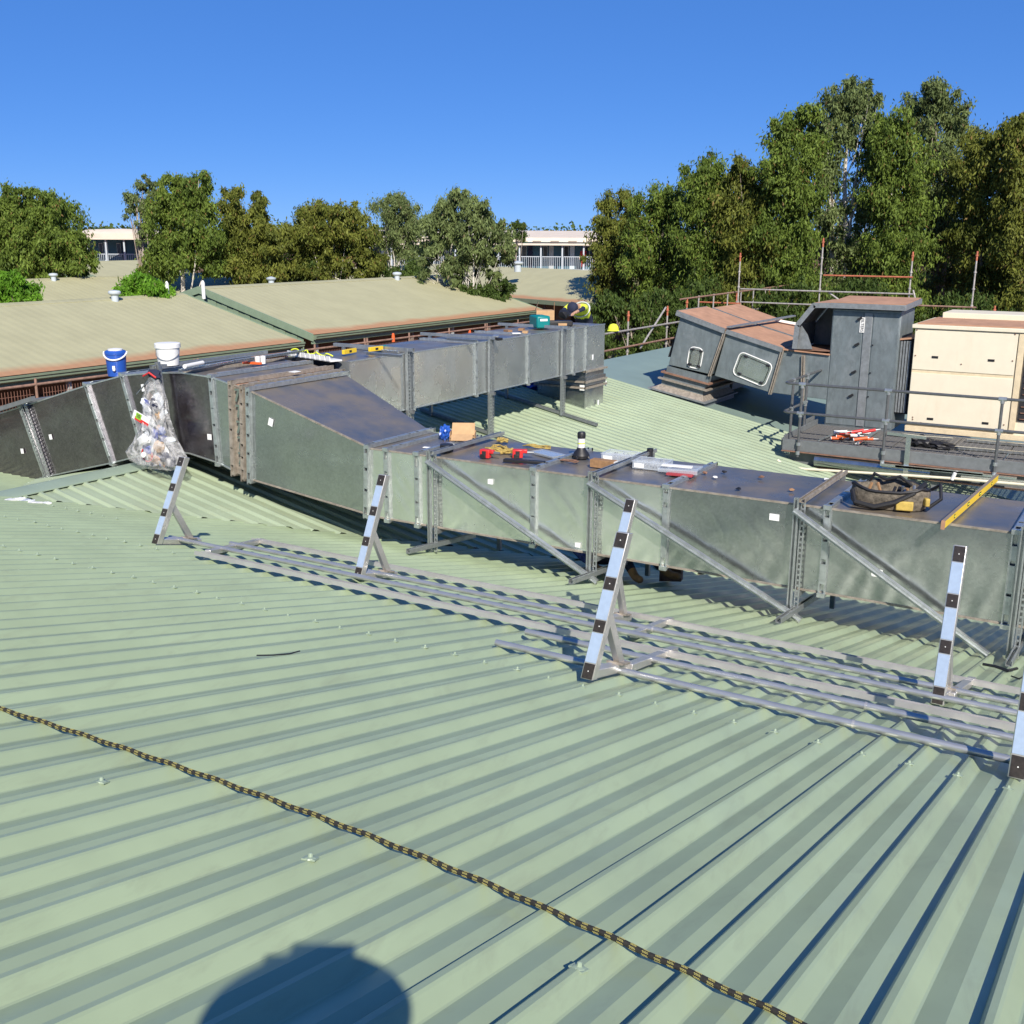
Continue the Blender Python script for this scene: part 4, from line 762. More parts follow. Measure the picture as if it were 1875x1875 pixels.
# ------------------------------------------------------------------ edge fence of our roof (mesh panels) and scaffold
ef = thing('edge_fence', 'rust-brown wire mesh edge fence with pipe rails along the far side of our roof', 'fence', (-15.62, 14, 2.2))
FX = -15.62; zt_ = 3.62
MB().tube((FX, 4, zt_), (FX, 27.5, zt_), .022, 8).build('top_rail', 'rail_rust', ef); MB().tube((FX, 4, zt_-.5), (FX, 27.5, zt_-.5), .02, 8).build('mid_rail', 'rail_rust', ef)
y = 4.2; i = 0
while y < 27.5:
    MB().tube((FX, y, 1.9), (FX, y, zt_+.10), .022, 8).build('post', 'rail_rust', ef)
    if i % 3 == 0: MB().tube((FX, y+.09, 1.9), (FX, y+.09, zt_+.10), .022, 8).build('post', 'rail_rust', ef)
    mb = MB(); yy = y+.1
    while yy < min(y+1.55, 27.4): mb.box((FX+.03, yy, 2.15), (FX+.036, yy+.006, zt_-.06)); yy += .055
    zz = 2.15
    while zz < zt_-.05: mb.box((FX+.028, y+.1, zz), (FX+.034, y+1.6, zz+.006)); zz += .11
    mb.build('mesh_panel', 'mesh_rust', ef, smooth=0); y += 1.68; i += 1
for px, py in ((720, 618), (860, 611)):
    p = onX(px, py, FX); MB().lathe((FX, p.y, p.z-.1), [(.04, 0), (.04, .12), (.025, .2)], 8).build('orange_cap', 'orange', ef)
def scaffold_post(x, y, z0, z1, parent, caps=2):
    p = MB().tube((x, y, z0), (x, y, z1), .026, 8).build('standard', 'scaf_grey', parent)
    z = z1-.12; k = 0
    while z > z0+.1: MB().tube((x, y, z-.025), (x, y, z+.025), .045, 8).build('rosette', 'orange_paint' if k < 1 else 'scaf_grey', p); z -= .5; k += 1
    MB().tube((x, y, z1-.28), (x, y, z1+.002), .028, 8).build('painted_end', 'orange_paint', p)
sf = thing('scaffold', 'orange and grey tube scaffold rail leading away beyond the duct riser', 'scaffold', (-13.3, 30, 0))
SX = -13.1
Ys = [onX(px, 600, SX).y for px in (1150, 1221, 1256)]+[36.5, 40.0]
zr2 = [onX(1150, 604, SX).z, onX(1150, 634, SX).z]
for y in Ys: scaffold_post(SX, y, 0, 3.95 if y < Ys[1]+.5 else 4.1, sf)
MB().tube((SX+.05, 20, zr2[0]), (SX+.05, 44, zr2[0]), .028, 8).build('ledger', 'scaf_grey', sf); MB().tube((SX+.05, 20, zr2[1]), (SX+.05, 44, zr2[1]), .028, 8).build('ledger', 'rail_rust', sf)
MB().tube((SX, 31.5, 4.1), (SX, 44, 4.15), .028, 8).build('ledger', 'rail_rust', sf)
for y in np.arange(33, 44, 1.3): MB().tube((SX, y, 3.4), (SX, y, 4.15), .025, 6).build('baluster', 'scaf_grey', sf)
p0, p1 = onX(1172, 638, SX), onX(1219, 563, SX); MB().tube(p0, p1, .028, 8).build('diagonal_tube', 'scaf_grey', sf)
sc2 = thing('scaffold', 'row of tall grey scaffold poles with orange tops and long ledgers behind the rooftop units', 'scaffold', (-9, 36, 0))
SY = 36.
sp = [(1356, 463), (1508, 436), (1672, 461), (1790, 460), (1822, 560)]; sx_ = []
for px, py in sp:
    p = onY(px, py, SY); sx_.append(p.x); scaffold_post(p.x, SY, 0, p.z, sc2)
def led(pa, pb, m, dz=0): a, b = onY(*pa, SY-.06), onY(*pb, SY-.06); MB().tube(a, Vector((b.x, b.y, a.z)), .026, 8).build('ledger', m, sc2)
led((1356, 529), (1672, 531), 'scaf_grey'); led((1508, 504), (1672, 504), 'orange_paint'); led((1356, 553), (1505, 556), 'scaf_grey'); led((1672, 559), (1788, 561), 'rail_rust'); led((1280, 553), (1356, 553), 'orange_paint')
a, b = onY(1517, 535, SY), onY(1536, 549, SY); MB().tube(a, b, .03, 8).build('diagonal_tube', 'scaf_grey', sc2)
a, b = onY(1672, 531, SY), onY(1678, 556, SY); MB().tube(a, b, .03, 8).build('diagonal_tube', 'scaf_grey', sc2)

# ------------------------------------------------------------------ things lying on the ducts
def single(mb, name, m, label, cat, loc, group=None, **kw): return tag(mb.build(name, m, None, loc=loc, **kw), label, cat, group)
Zf, Zb = ZT+.012, ZT2+.012
def F(px, py, h=0): return onZ(px, py, Zf+h)
def K(px, py, h=0): return onZ(px, py, Zb+h)
def rz(a): return Vector((math.cos(a), math.sin(a), 0)), Vector((-math.sin(a), math.cos(a), 0)), Vector((0, 0, 1))
# cardboard box with open flaps and blue bag
p = F(848, 806); t = thing('cardboard_box', 'open brown cardboard box lying on its side beside the blue bag on the front duct', 'box', p); a, b, c = rz(.5)
MB().obox(p+c*.05, (a, b, c), (.14, .10, .003)).obox(p+c*.05+b*.1, (a, b, c), (.14, .003, .05)).obox(p+a*.14+c*.05, (a, b, c), (.003, .1, .05)).obox(p-a*.14+c*.05, (a, b, c), (.003, .1, .05)).build('carton', 'card', t)
MB().obox(p+c*.12+b*.05, (a, (b+c*1.2), (c-b)), (.13, .08, .003)).build('flap', 'card', t); MB().obox(p+c*.06-b*.16, (a, (b+c*.5), (c-b*.5)), (.12, .06, .003)).build('flap', 'card', t)
def crumple(c, r, sc=(1, 1, 1), n=2, amp=.25, seed=0):
    import bmesh
    bm = bmesh.new(); bmesh.ops.create_icosphere(bm, subdivisions=n, radius=1); rg = random.Random(seed); V = []
    for v in bm.verts:
        k = r*(1+amp*(rg.random()-.5)*2); V.append((c[0]+v.co.x*k*sc[0], c[1]+v.co.y*k*sc[1], c[2]+max(-.9, v.co.z)*k*sc[2]))
    Fc = [tuple(l.vert.index for l in f.loops) for f in bm.faces]; bm.free(); return MB().add(V, Fc)
p = F(816, 803); single(crumple(p+Vector((0, 0, .07)), .075, (.8, .9, 1.1), 3, .3, 3), 'plastic_bag', 'blue', 'crumpled bright blue bag beside the open cardboard box', 'bag', p, smooth=0)
p = F(818, 826); t = thing('tape_roll', 'black roll of tape standing near the first strut crossbar on the front duct', 'tape', p); MB().lathe(p, [(.035, 0), (.072, 0), (.075, .05), (.072, .075), (.035, .075)], 20).build('roll', 'black', t); MB().obox(p+Vector((.01, -.073, .035)), ((1, 0, 0), (0, 1, 0), (0, 0, 1)), (.03, .003, .012)).build('print', 'white', t)
# red tool clamps
for i, (px, py, ang) in enumerate(((889, 838, .1), (948, 838, .5))):
    p = F(px, py); a, b, c = rz(ang); t = thing('power_tool', ('red-bodied cordless tool lying left of the tangled webbing' if i == 0 else 'red-bodied cordless tool lying right of the tangled webbing'), 'tool', p, 'red cordless tools on the front duct')
    MB().obox(p+c*.045, (a, b, c), (.055, .035, .045)).obox(p+c*.07+a*.07, (a, b, c), (.03, .025, .02)).build('body', 'red', t, bevel=.008)
    MB().tube(p+c*.06+a*.08, p+c*.06+a*.17, .018, 10, .012).build('chuck', 'screws', t); MB().obox(p+c*.02-a*.01-b*.03, (a, b, c), (.03, .02, .022)).build('battery', 'black', t, bevel=.004)
    MB().obox(p+c*.055-b*.037, (a, b, c), (.022, .003, .02)).build('handle_gap', 'dark_inside', t)
# tan webbing tangles
def tangle(name, c, rx, ry, n, r, m, label, cat, seed, hz=.05):
    rg = random.Random(seed); pts = []
    for i in range(n):
        th_ = i*.55; k = .45+.5*rg.random(); pts.append(Vector((c.x+rx*k*math.cos(th_), c.y+ry*k*math.sin(th_), c.z+r+hz*rg.random())))
    S = []
    for i in range(len(pts)-1):
        for u in (0, .5): S.append(pts[i]*(1-u)+pts[i+1]*u)
    return single(MB().path(S, r, 6), name, m, label, cat, c)
tangle('webbing', F(918, 829), .20, .13, 60, .010, 'rope_tan', 'tangled tan webbing strap between the two red tools', 'strap', 4, .05)
tangle('webbing', F(985, 820), .20, .06, 34, .007, 'rope_tan', 'loose tan cord trailing behind the clear plastic sheet', 'cord', 5, .02)
tangle('webbing', F(920, 812), .08, .06, 30, .012, 'rope_tan', 'small coil of tan cord at the far edge behind the tangled webbing', 'cord', 6, .05)
tangle('cord', F(1045, 846), .16, .05, 30, .006, 'rust_dark', 'rusty chain of small links lying left of the torch', 'chain', 8, .012)
p = F(1003, 833); a, b, c = rz(-.35); single(MB().obox(p+c*.012, (a, b, c), (.20, .10, .012)), 'plastic_sleeve', 'tub_clear', 'flat clear plastic sleeve with pale contents on the front duct', 'plastic sleeve', p, bevel=.004)
single(MB().obox(p+c*.012, (a, b, c), (.17, .08, .006)), 'metal_strips', 'galv_pale_glare', 'bundle of pale metal strips inside the flat clear sleeve', 'metal strips', p)
p = F(960, 848); a, b, c = rz(.22); single(MB().obox(p+c*.018, (a, b, c), (.22, .035, .016)), 'black_pouch', 'black', 'long flat black pouch at the near edge of the front duct', 'pouch', p, bevel=.006)
p = F(838, 815); single(MB().obox(p+Vector((0, 0, .004)), rz(.3), (.07, .02, .004)), 'paper_scrap', 'paper', 'white paper scrap beside the black tape roll', 'paper', p)
p = F(783, 820); single(MB().obox(p+Vector((0, 0, .004)), rz(.1), (.05, .02, .004)), 'paper_scrap', 'paper', 'small white paper scrap on the duct near the reducer seam', 'paper', p)
# torch
p = F(1064, 838); t = thing('torch', 'black and white upright torch standing on the front duct', 'torch', p)
MB().lathe(p, [(.085, 0), (.09, .03), (.075, .06), (.05, .09), (.042, .11)], 18).build('base', 'black', t); MB().lathe(p+Vector((0, 0, .11)), [(.038, 0), (.038, .10)], 18).build('white_band', 'white', t)
MB().lathe(p+Vector((0, 0, .21)), [(.042, 0), (.044, .02), (.044, .05), (.036, .065)], 18).build('cap', 'black', t); MB().lathe(p+Vector((0, 0, .15)), [(.039, 0), (.039, .012)], 18).build('band', 'hivis', t)
for k in range(4): MB().tube(p+Vector((.05*math.cos(k*1.57), .05*math.sin(k*1.57), .05)), p+Vector((.10*math.cos(k*1.57), .10*math.sin(k*1.57), 0)), .012, 6).build('foot', 'black', t)
# tubs of screws
def tub(px, py, ang, label, w_=.17, d_=.12, h_=.075, lid=False):
    p = F(px, py); a, b, c = rz(ang); t = thing('screw_tub', label, 'tub', p, 'clear plastic tubs on the front duct')
    m = MB(); m.obox(p+c*.005, (a, b, c), (w_, d_, .004))
    for s_ in (-1, 1): m.obox(p+a*w_*s_+c*h_/2, (a, b, c), (.003, d_, h_/2)).obox(p+b*d_*s_+c*h_/2, (a, b, c), (w_, .003, h_/2)); m.obox(p+a*w_*s_+c*h_, (a, b, c), (.009, d_+.009, .004)).obox(p+b*d_*s_+c*h_, (a, b, c), (w_, .009, .004))
    m.obox(p+c*h_/2, (a, b, c), (.002, d_, h_/2*.9)); m.obox(p-b*.02+c*h_/2, (a, b, c), (w_, .002, h_/2*.9)); m.build('tub', 'tub_clear', t, smooth=0)
    s = MB(); rg = random.Random(px)
    for k in range(260):
        q = p+a*rg.uniform(-.92, .92)*w_+b*rg.uniform(-.9, .9)*d_+c*rg.uniform(.012, .04); v = Vector((rg.uniform(-1, 1), rg.uniform(-1, 1), rg.uniform(-.4, .4))).normalized(); s.bar(q, q+v*rg.uniform(.02, .045), .005, .005)
    o = s.build('loose_screws', 'screws', t, smooth=0); o['kind'] = 'stuff'
    MB().obox(p-b*(d_+.005)+c*h_*.45-a*w_*.6, (a, b, c), (.05, .002, .022)).build('label', 'paper', t); return t
tub(1137, 842, .08, 'clear compartment tub full of screws behind the wood block'); tub(1195, 856, .08, 'clear compartment tub full of screws left of the white lidded tray')
p = F(1190, 838); single(MB().lathe(p, [(.03, 0), (.03, .07), (.034, .07), (.034, .1)], 14), 'black_pot', 'black', 'small black capped pot behind the second screw tub', 'pot', p)
p = F(1105, 856); t = thing('wood_block', 'short brown timber offcut block beside the screw tub', 'wood block', p); a, b, c = rz(.02); MB().obox(p+c*.04, (a, b, c), (.13, .05, .04)).build('block', 'wood', t, bevel=.003); MB().obox(p+c*.045+a*.133, (a, b, c), (.004, .04, .032)).build('end_label', 'white', t)
p = F(1245, 868); a, b, c = rz(.12); t = thing('tool_tray', 'white lidded tray resting over a red one near the crossbar', 'tray', p)
MB().obox(p+c*.06, (a+c*.06, b, c), (.20, .10, .012)).obox(p+c*.045-b*.1, (a, b, c), (.2, .004, .02)).build('lid', 'tub_clear', t, bevel=.004); MB().obox(p+c*.02-b*.05+a*.03, (a, b, c), (.13, .10, .012)).build('red_tray', 'red_dull', t, bevel=.004)
single(MB().obox(p+Vector((-.02, -.03, .085)), rz(.15), (.15, .03, .008)), 'white_stick', 'white', 'white plastic strip lying on the lidded tray', 'strip', p)
for i, (px, py) in enumerate(((1290, 868), (1310, 876), (1325, 866), (1450, 900), (1394, 876), (1512, 880), (1352, 897))):
    p = F(px, py); single(crumple(p+Vector((0, 0, .015)), .022, (1.3, 1, .6), 1, .4, px), 'duct_scrap', ('rust_dark', 'paper', 'black', 'card_dark')[i % 4], ('brown offcut beside the white lidded tray', 'tiny white scrap on the middle of the dusty duct top', 'small dark scrap behind the white lidded tray', 'tiny brown scrap left of the tool bag', 'pale crumb near the far edge of the duct top', 'small white crumb next to the rusty crossbar', 'small grey crumb at the front of the dusty duct top')[i], 'scrap', p)
# tool bag
p = F(1628, 925); t = thing('tool_bag', 'open camouflage tool bag with black straps and a yellow side on the front duct', 'tool bag', p)
a, b, c = rz(.12); W_, D_, H_ = .33, .20, .17
def bagring(k, n=28, ex=2.6, rg=random.Random(5)):
    P = []
    for i in range(n):
        th_ = 2*PI*i/n; cc, ss = math.cos(th_), math.sin(th_); x = abs(cc)**(2/ex)*(1 if cc > 0 else -1); y = abs(ss)**(2/ex)*(1 if ss > 0 else -1)
        z, sc = k; P.append(p+a*(W_*x*sc)+b*(D_*y*sc)+c*(z+(.02*math.sin(3*th_+z*20) if z > .05 else 0)+rg.uniform(-.006, .006)*(z > .02)))
    return P
rings = [bagring(k) for k in ((0, .90), (.06, .99), (.12, 1.0), (.17, .96), (.175, .90), (.10, .86), (.05, .8))]; mb = MB(); V = [q for r in rings for q in r]; n = 28
mb.add(V, [(i*n+j, i*n+(j+1) % n, (i+1)*n+(j+1) % n, (i+1)*n+j) for i in range(len(rings)-1) for j in range(n)]+[tuple(range(n-1, -1, -1)), tuple(range((len(rings)-1)*n, len(rings)*n))]); mb.build('bag_body', 'camo', t)
MB().path(rings[3]+[rings[3][0]], .014, 6).build('rim', 'black', t)
MB().path([p-a*.30-b*.16+c*.14, p-a*.26-b*.25+c*.06, p-a*.1-b*.24+c*.03, p+a*.06-b*.215+c*.08, p+a*.2-b*.16+c*.16, p+a*.28-b*.02+c*.22], .022, 8).build('shoulder_strap', 'black', t)
MB().path([p-a*.2+b*.17+c*.15, p-a*.16+b*.15+c*.24, p-a*.05+b*.12+c*.20, p+a*.06+b*.12+c*.24, p+a*.16+b*.15+c*.16], .014, 8).build('handle', 'black', t)
MB().path([p+a*.33-b*.12+c*.04, p+a*.42-b*.10+c*.12, p+a*.40-b*.0+c*.22, p+a*.33+b*.06+c*.16], .016, 8).build('side_loop', 'black', t)
MB().obox(p+a*.14-b*.190+c*.05, (a+b*.12, b, c), (.07, .02, .04)).build('yellow_panel', 'ochre', t, bevel=.01); MB().obox(p+a*.31-b*.14+c*.09, (a+b*.5, b-a*.5, c), (.02, .03, .035)).build('yellow_pocket', 'ochre', t, bevel=.01)
for k in range(9): q = p+a*random.uniform(-.2, .22)+b*random.uniform(-.1, .1)+c*.10; MB().tube(q, q+Vector((random.uniform(-.05, .05), random.uniform(-.05, .05), random.uniform(.06, .10))), .014, 6).build('tool_handle', ('black', 'wood', 'screws')[k % 3], t)
# spirit level lying across the duct, overhanging both edges
pa, pb = onZ(1727, 962, Zf+.03), onZ(1826, 872, Zf+.05); pa = Vector((pa.x, pa.y, Zf+.035)); pb = Vector((pb.x, pb.y, Zf+.035)); t = thing('spirit_level', 'long yellow spirit level lying across the front duct and overhanging its edge', 'spirit level', pa)
d = (pb-pa).normalized(); s_ = d.cross(Vector((0, 0, 1))).normalized(); L = (pb-pa).length
MB().obox((pa+pb)/2, (d, s_, (0, 0, 1)), (L/2, .011, .033)).build('body', 'yellow', t, bevel=.002); MB().obox((pa+pb)/2+Vector((0, 0, .034)), (d, s_, (0, 0, 1)), (L/2-.01, .013, .003)).build('top_edge', 'wall_mauve', t)
MB().obox(pa-d*.008, (d, s_, (0, 0, 1)), (.010, .014, .036)).build('end_cap', 'rust_top', t)
for u, ln in ((.16, .02), (.40, .035), (.62, .045), (.86, .02)):
    w_ = MB().obox(pa+d*L*u, (d, s_, (0, 0, 1)), (ln, .0125, .018)).build('vial_window', 'black', t, bevel=.003); MB().tube(pa+d*(L*u-ln*.6)+s_*.006, pa+d*(L*u+ln*.6)+s_*.006, .009, 8).build('vial', 'hivis', w_)
# ---- left crest: bucket, cooler, struts, caulk
zc = 4.372
def Cc(px, py, h=0): return onZ(px, py, zc+h)
p = Cc(309, 668, .03); t = thing('bucket', 'white plastic bucket with lid on the perforated strips above the bent duct', 'bucket', p)
MB().lathe(p, [(.125, 0), (.135, .10), (.145, .22)], 28).build('pail', 'white', t); MB().lathe(p+Vector((0, 0, .215)), [(.150, 0), (.158, .0), (.158, .05), (.150, .058), (.02, .06)], 28).build('lid', 'white', t)
MB().path([p+Vector((.146*math.cos(th_), .146*math.sin(th_), .17-.11*math.sin((th_+1.2)/2.4*PI*1.0) if 0 else .17-.10*math.cos(th_+.9))) for th_ in np.linspace(-2.2, .4, 14)], .004, 5).build('wire_handle', 'screws', t)
f2 = -_fh; 
for k, wd in enumerate((.06, .045, .055, .03)): 
    q = p+Vector((-.62, -.79, 0)).normalized()*.143+Vector((0, 0, .19-.022*k)); sx_2 = Vector((.79, -.62, 0)); MB().obox(q, (sx_2, (-.62, -.79, 0), (0, 0, 1)), (wd/2, .002, .004)).build('print_line', 'beam_grey', t)
p = onY(215, 690, Y0+.9); p = Vector((p.x, p.y, 4.14)); t = thing('drink_cooler', 'blue round drink cooler with white lid and bail handle beside the bucket', 'cooler', p)
MB().lathe(p, [(.125, -.08), (.135, .12), (.14, .22)], 26).build('tank', 'blue', t); MB().lathe(p+Vector((0, 0, .22)), [(.148, 0), (.148, .03), (.13, .05), (.09, .055)], 26).build('lid', 'blue', t); MB().lathe(p+Vector((0, 0, .272)), [(.10, 0), (.10, .02), (.03, .03)], 20).build('cap', 'white', t)
cd = Vector((.62, -.79, 0)).normalized(); cs = Vector((.79, .62, 0)).normalized()
MB().path([p+cs*(.155*math.cos(th_))+cd*(.155*math.sin(th_))*.97+Vector((0, 0, .25-.10*math.sin(th_))) for th_ in np.linspace(0, PI, 16)], .012, 8).build('bail_handle', 'white', t)
MB().tube(p+cd*.13+Vector((0, 0, .03)), p+cd*.17+Vector((0, 0, .02)), .02, 10).obox(p+cd*.165+Vector((0, 0, .05)), (cs, cd, (0, 0, 1)), (.018, .01, .022)).build('tap', 'white', t)
def strip(pa, pb, label, m='strut', wd=.05, grp='perforated strut lengths on the ducts'):
    t = thing('slotted_strip', label, 'strut', pa, grp); d = (pb-pa).normalized()
    slotted(t, pa, pb, wd, (0, 0, 1), m, 'slotted_face'); MB().bar(pa-Vector((0, 0, .022)), pb-Vector((0, 0, .022)), wd, .003).build('back_face', 'strut_shade', t); return t
strip(Cc(330, 676, .05), Cc(478, 652, .05), 'long perforated strut nearest the bucket, black-holed, on the bent duct', 'galv_pale_glare'); strip(Cc(345, 668, .05), Cc(462, 651, .05), 'perforated strut behind the white tube on the bent duct'); strip(Cc(430, 659, .09), Cc(560, 640, .09), 'perforated strut stretching right towards the back duct')
p = Cc(338, 671, .09); q = Cc(371, 664, .09); o = MB().tube(p, q, .026, 12).build('caulk_tube', 'white', None, loc=p); tag(o, 'white sealant cartridge lying on the struts beside the bucket', 'cartridge')
p = Cc(469, 668); t = thing('caulk_gun', 'orange handled tool lying beside two white cups', 'tool', p); a, b, c = rz(.1); MB().obox(p+c*.02-a*.04, (a, b, c), (.12, .02, .015)).obox(p+c*.02-a*.14-b*.02, (a, b, c), (.025, .05, .012)).build('handle', 'orange', t, bevel=.004)
for i, (px, py, lb) in enumerate(((472, 667, 'left of two small white cups beside the orange tool'), (482, 666, 'right of two small white cups beside the orange tool'))):
    p = Cc(px, py); single(MB().lathe(p, [(.032, 0), (.036, .10), (.03, .10), (.028, .01)], 14), 'cup', 'white', lb, 'cup', p, 'white cups on the bent duct')
# ---- rubbish bag hanging from the strut
pt = Vector((-10.58, Y0-.12, 4.33)); t = thing('rubbish_bag', 'clear plastic rubbish bag full of packets hanging from a strut on the duct', 'rubbish bag', pt)
prof = [(0, .03, .03), (.06, .07, .05), (.16, .13, .08), (.30, .18, .10), (.48, .20, .12), (.64, .24, .14), (.80, .34, .17), (.95, .44, .19), (1.06, .42, .17), (1.12, .28, .10)]
V = []; n = 30; rg = random.Random(11); lean = Vector((.10, -.02, 0))
for i, (h, rx, ry) in enumerate(prof):
    for k in range(n):
        th_ = 2*PI*k/n; j = 1+.10*math.sin(5*th_+i*1.1)+.07*math.sin(11*th_-i*2)+rg.uniform(-.04, .04); V.append(pt+Vector((rx*math.cos(th_)*j, ry*math.sin(th_)*j-.06-.12*h, -h))+lean*h)
MB().add(V, [(i*n+k, (i+1)*n+k, (i+1)*n+(k+1) % n, i*n+(k+1) % n) for i in range(len(prof)-1) for k in range(n)]+[tuple(range(n)), tuple(range(len(prof)*n-1, (len(prof)-1)*n-1, -1))]).build('bag_film', 'film', t, smooth=28)
crumple(pt+Vector((0, -.06, .0)), .07, (1.5, .8, .8), 2, .3, 2).build('knot', 'navy', t, smooth=0); MB().path([pt+Vector((-.10, -.14, -.02)), pt+Vector((.02, -.15, .03)), pt+Vector((.10, -.12, -.03))], .012, 6).build('red_tie', 'red', t)
MB().tube(pt+Vector((-.22, -.16, -.25)), pt+Vector((.02, -.14, -.04)), .008, 6).build('wire_hook', 'screws', t)
rg = random.Random(3); cm = ['blue_fabric', 'clear_plastic', 'paper', 'blue_fabric', 'clear_plastic', 'blue', 'rust_top', 'card', 'clear_plastic', 'navy', 'paper', 'wall_mauve']
for k in range(46):
    h = rg.uniform(.28, 1.03) if k > 8 else rg.uniform(.85, 1.05); i = min(len(prof)-2, max(0, sum(1 for q in prof if q[0] < h)-1)); u = (h-prof[i][0])/(prof[i+1][0]-prof[i][0]); rx = prof[i][1]*(1-u)+prof[i+1][1]*u; ry = prof[i][2]*(1-u)+prof[i+1][2]*u; th_ = rg.uniform(0, 2*PI); rr = rg.uniform(.1, .72)
    c_ = pt+Vector((rx*rr*math.cos(th_), ry*rr*math.sin(th_)-.06-.12*h, -h))+lean*h; sz_ = rg.uniform(.05, .10)
    a = Vector((rg.uniform(-1, 1), rg.uniform(-.4, .4), rg.uniform(-1, 1))).normalized(); b = a.cross(Vector((rg.uniform(-.3, .3), 1, rg.uniform(-.3, .3)))).normalized()
    mm = cm[rg.randrange(len(cm))]; o = crumple((0, 0, 0), sz_, (1, .35, .7), 2, .35, k).build('packet', mm, t, smooth=0, loc=(0, 0, 0)); o.location = c_-parent_loc(t); o.rotation_euler = (rg.uniform(-.5, .5), rg.uniform(-1.5, 1.5), rg.uniform(-.5, .5))
# printed packet: white over red with a green square and the number 20
c_ = pt+Vector((-.04, -.27, -.52)); a = Vector((.9, .1, -.38)).normalized(); nn = Vector((-.1, -1, .1)).normalized(); b = nn.cross(a).normalized()
pk = MB().obox(c_, (a, b, nn), (.13, .055, .006)).build('printed_packet', 'white', t); MB().obox(c_-b*.03*(-1 if b.z < 0 else 1)+a*.02+nn*.008, (a, b, nn), (.11, .022, .001)).build('red_band', 'red', pk); MATS['green_print'] = mat('green_print', (.25, .5, .03), .5)
MB().obox(c_-a*.035+nn*.009+Vector((0, 0, .01)), (a, b, nn), (.042, .038, .001)).build('green_square', 'green_print', pk)
an = math.atan2(a.z, a.x); lettering('20', pk, c_-a*.035+nn*.012+Vector((0, 0, .012)), (PI/2, -an, 0), .06, 'navy')
MB().lathe(pt+Vector((.12, -.40, -.93)), [(.001, 0), (.035, .005), (.035, .02), (.03, .022)], 14, (.1, -1, .2)).build('bottle_cap', 'white', t)
MB().path([pt+Vector((.12+.09*math.cos(q), -.36, -.93+.09*math.sin(q))) for q in np.linspace(2.5, 6.6, 12)], .008, 6).build('red_ring', 'red', t)

# ---- back duct clutter
def Kthing(name, px, py, label, cat): p = K(px, py); return thing(name, label, cat, p), p
t, p = Kthing('white_tray', 576, 657, 'white slotted tray with cords at the left end of the back duct', 'tray'); a, b, c = rz(-.95); q = K(536, 650); r_2 = K(616, 662); d = (r_2-q).normalized(); s_ = d.cross(Vector((0, 0, 1)))
L = (r_2-q).length; MB().obox((q+r_2)/2+Vector((0, 0, .01)), (d, s_, (0, 0, 1)), (L/2, .09, .01)).build('base', 'white', t)
for k in range(9): MB().obox(q+d*(L*(k+.5)/9)+s_*.09+Vector((0, 0, .04)), (d, s_, (0, 0, 1)), (L/9*.36, .006, .03)).build('tooth', 'white', t)
MB().path([q+d*L*u+Vector((0, 0, .07+.02*math.sin(u*25)))+s_*(.02*math.cos(u*31)) for u in np.linspace(0, .9, 40)], .009, 6).build('cord', 'hivis', t)
for (px, py, qx, qy, lb) in ((628, 645, 651, 641, 'short yellow spirit level at the left end of the back duct'), (676, 640, 700, 637, 'short yellow spirit level resting on struts of the back duct')):
    q, r_2 = K(px, py, .05), K(qx, qy, .05); t = thing('spirit_level', lb, 'spirit level', q, 'short yellow levels on the back duct'); d = (r_2-q).normalized(); s_ = d.cross(Vector((0, 0, 1))); MB().obox((q+r_2)/2, (d, s_, (0, 0, 1)), ((r_2-q).length/2, .02, .03)).build('body', 'yellow', t, bevel=.004)
    MB().obox((q+r_2)/2+s_*.021, (d, s_, (0, 0, 1)), (.03, .002, .015)).build('vial_window', 'black', t)
strip(K(668, 644, .06), K(735, 650, .06), 'perforated strut under the yellow level on the back duct'); strip(K(816, 618, .08), K(872, 622, .08), 'perforated strut lying at the middle crossbar of the back duct'); strip(K(700, 640, .05), K(730, 643, .05), 'short pale strut beside the yellow level on the back duct', 'galv_pale_glare')
tangle('hose', K(697, 640), .15, .09, 30, .012, 'teal', 'small tangle of green-yellow cord on the back duct', 'cord', 12, .04)
t, p = Kthing('drill_case', 988, 601, 'teal tool case with a white stripe among scraps on the back duct', 'tool case'); a, b, c = rz(.9); MB().obox(p+c*.12, (a, b, c), (.13, .2, .11)).build('case', 'teal', t, bevel=.03); MB().obox(p+c*.215-b*.0, (a, b, c), (.05, .12, .022)).build('handle', 'teal', t, bevel=.01); MB().obox(p+c*.16-b*.201+a*.0, (a, b, c), (.07, .003, .02)).obox(p+c*.16+a*.133, (a, b, c), (.003, .12, .02)).build('stripe', 'white', t)
t, p = Kthing('cardboard_box', 998, 591, 'brown cardboard box with raised flaps behind the teal case on the back duct', 'box'); a, b, c = rz(.55); q = p+c*.12; MB().obox(q, (a, b, c), (.17, .15, .12)).build('carton', 'card', t); MB().obox(q+c*.20-a*.16, (a*.3+c, b, c), (.09, .14, .004)).build('flap', 'card', t); MB().obox(q+c*.19+a*.17, (c, b, c.cross(b)), (.08, .06, .004)).build('flap', 'card_dark', t)
t, p = Kthing('tool_bag', 1018, 597, 'long flat black tool roll lying right of the teal case', 'tool bag'); a, b, c = rz(.65); MB().obox(p+c*.05, (a, b, c), (.30, .10, .05)).build('roll', 'black', t, bevel=.02); MB().obox(p+c*.04+a*.1-b*.13, (a, b, c), (.08, .03, .02)).build('card_piece', 'card', t)
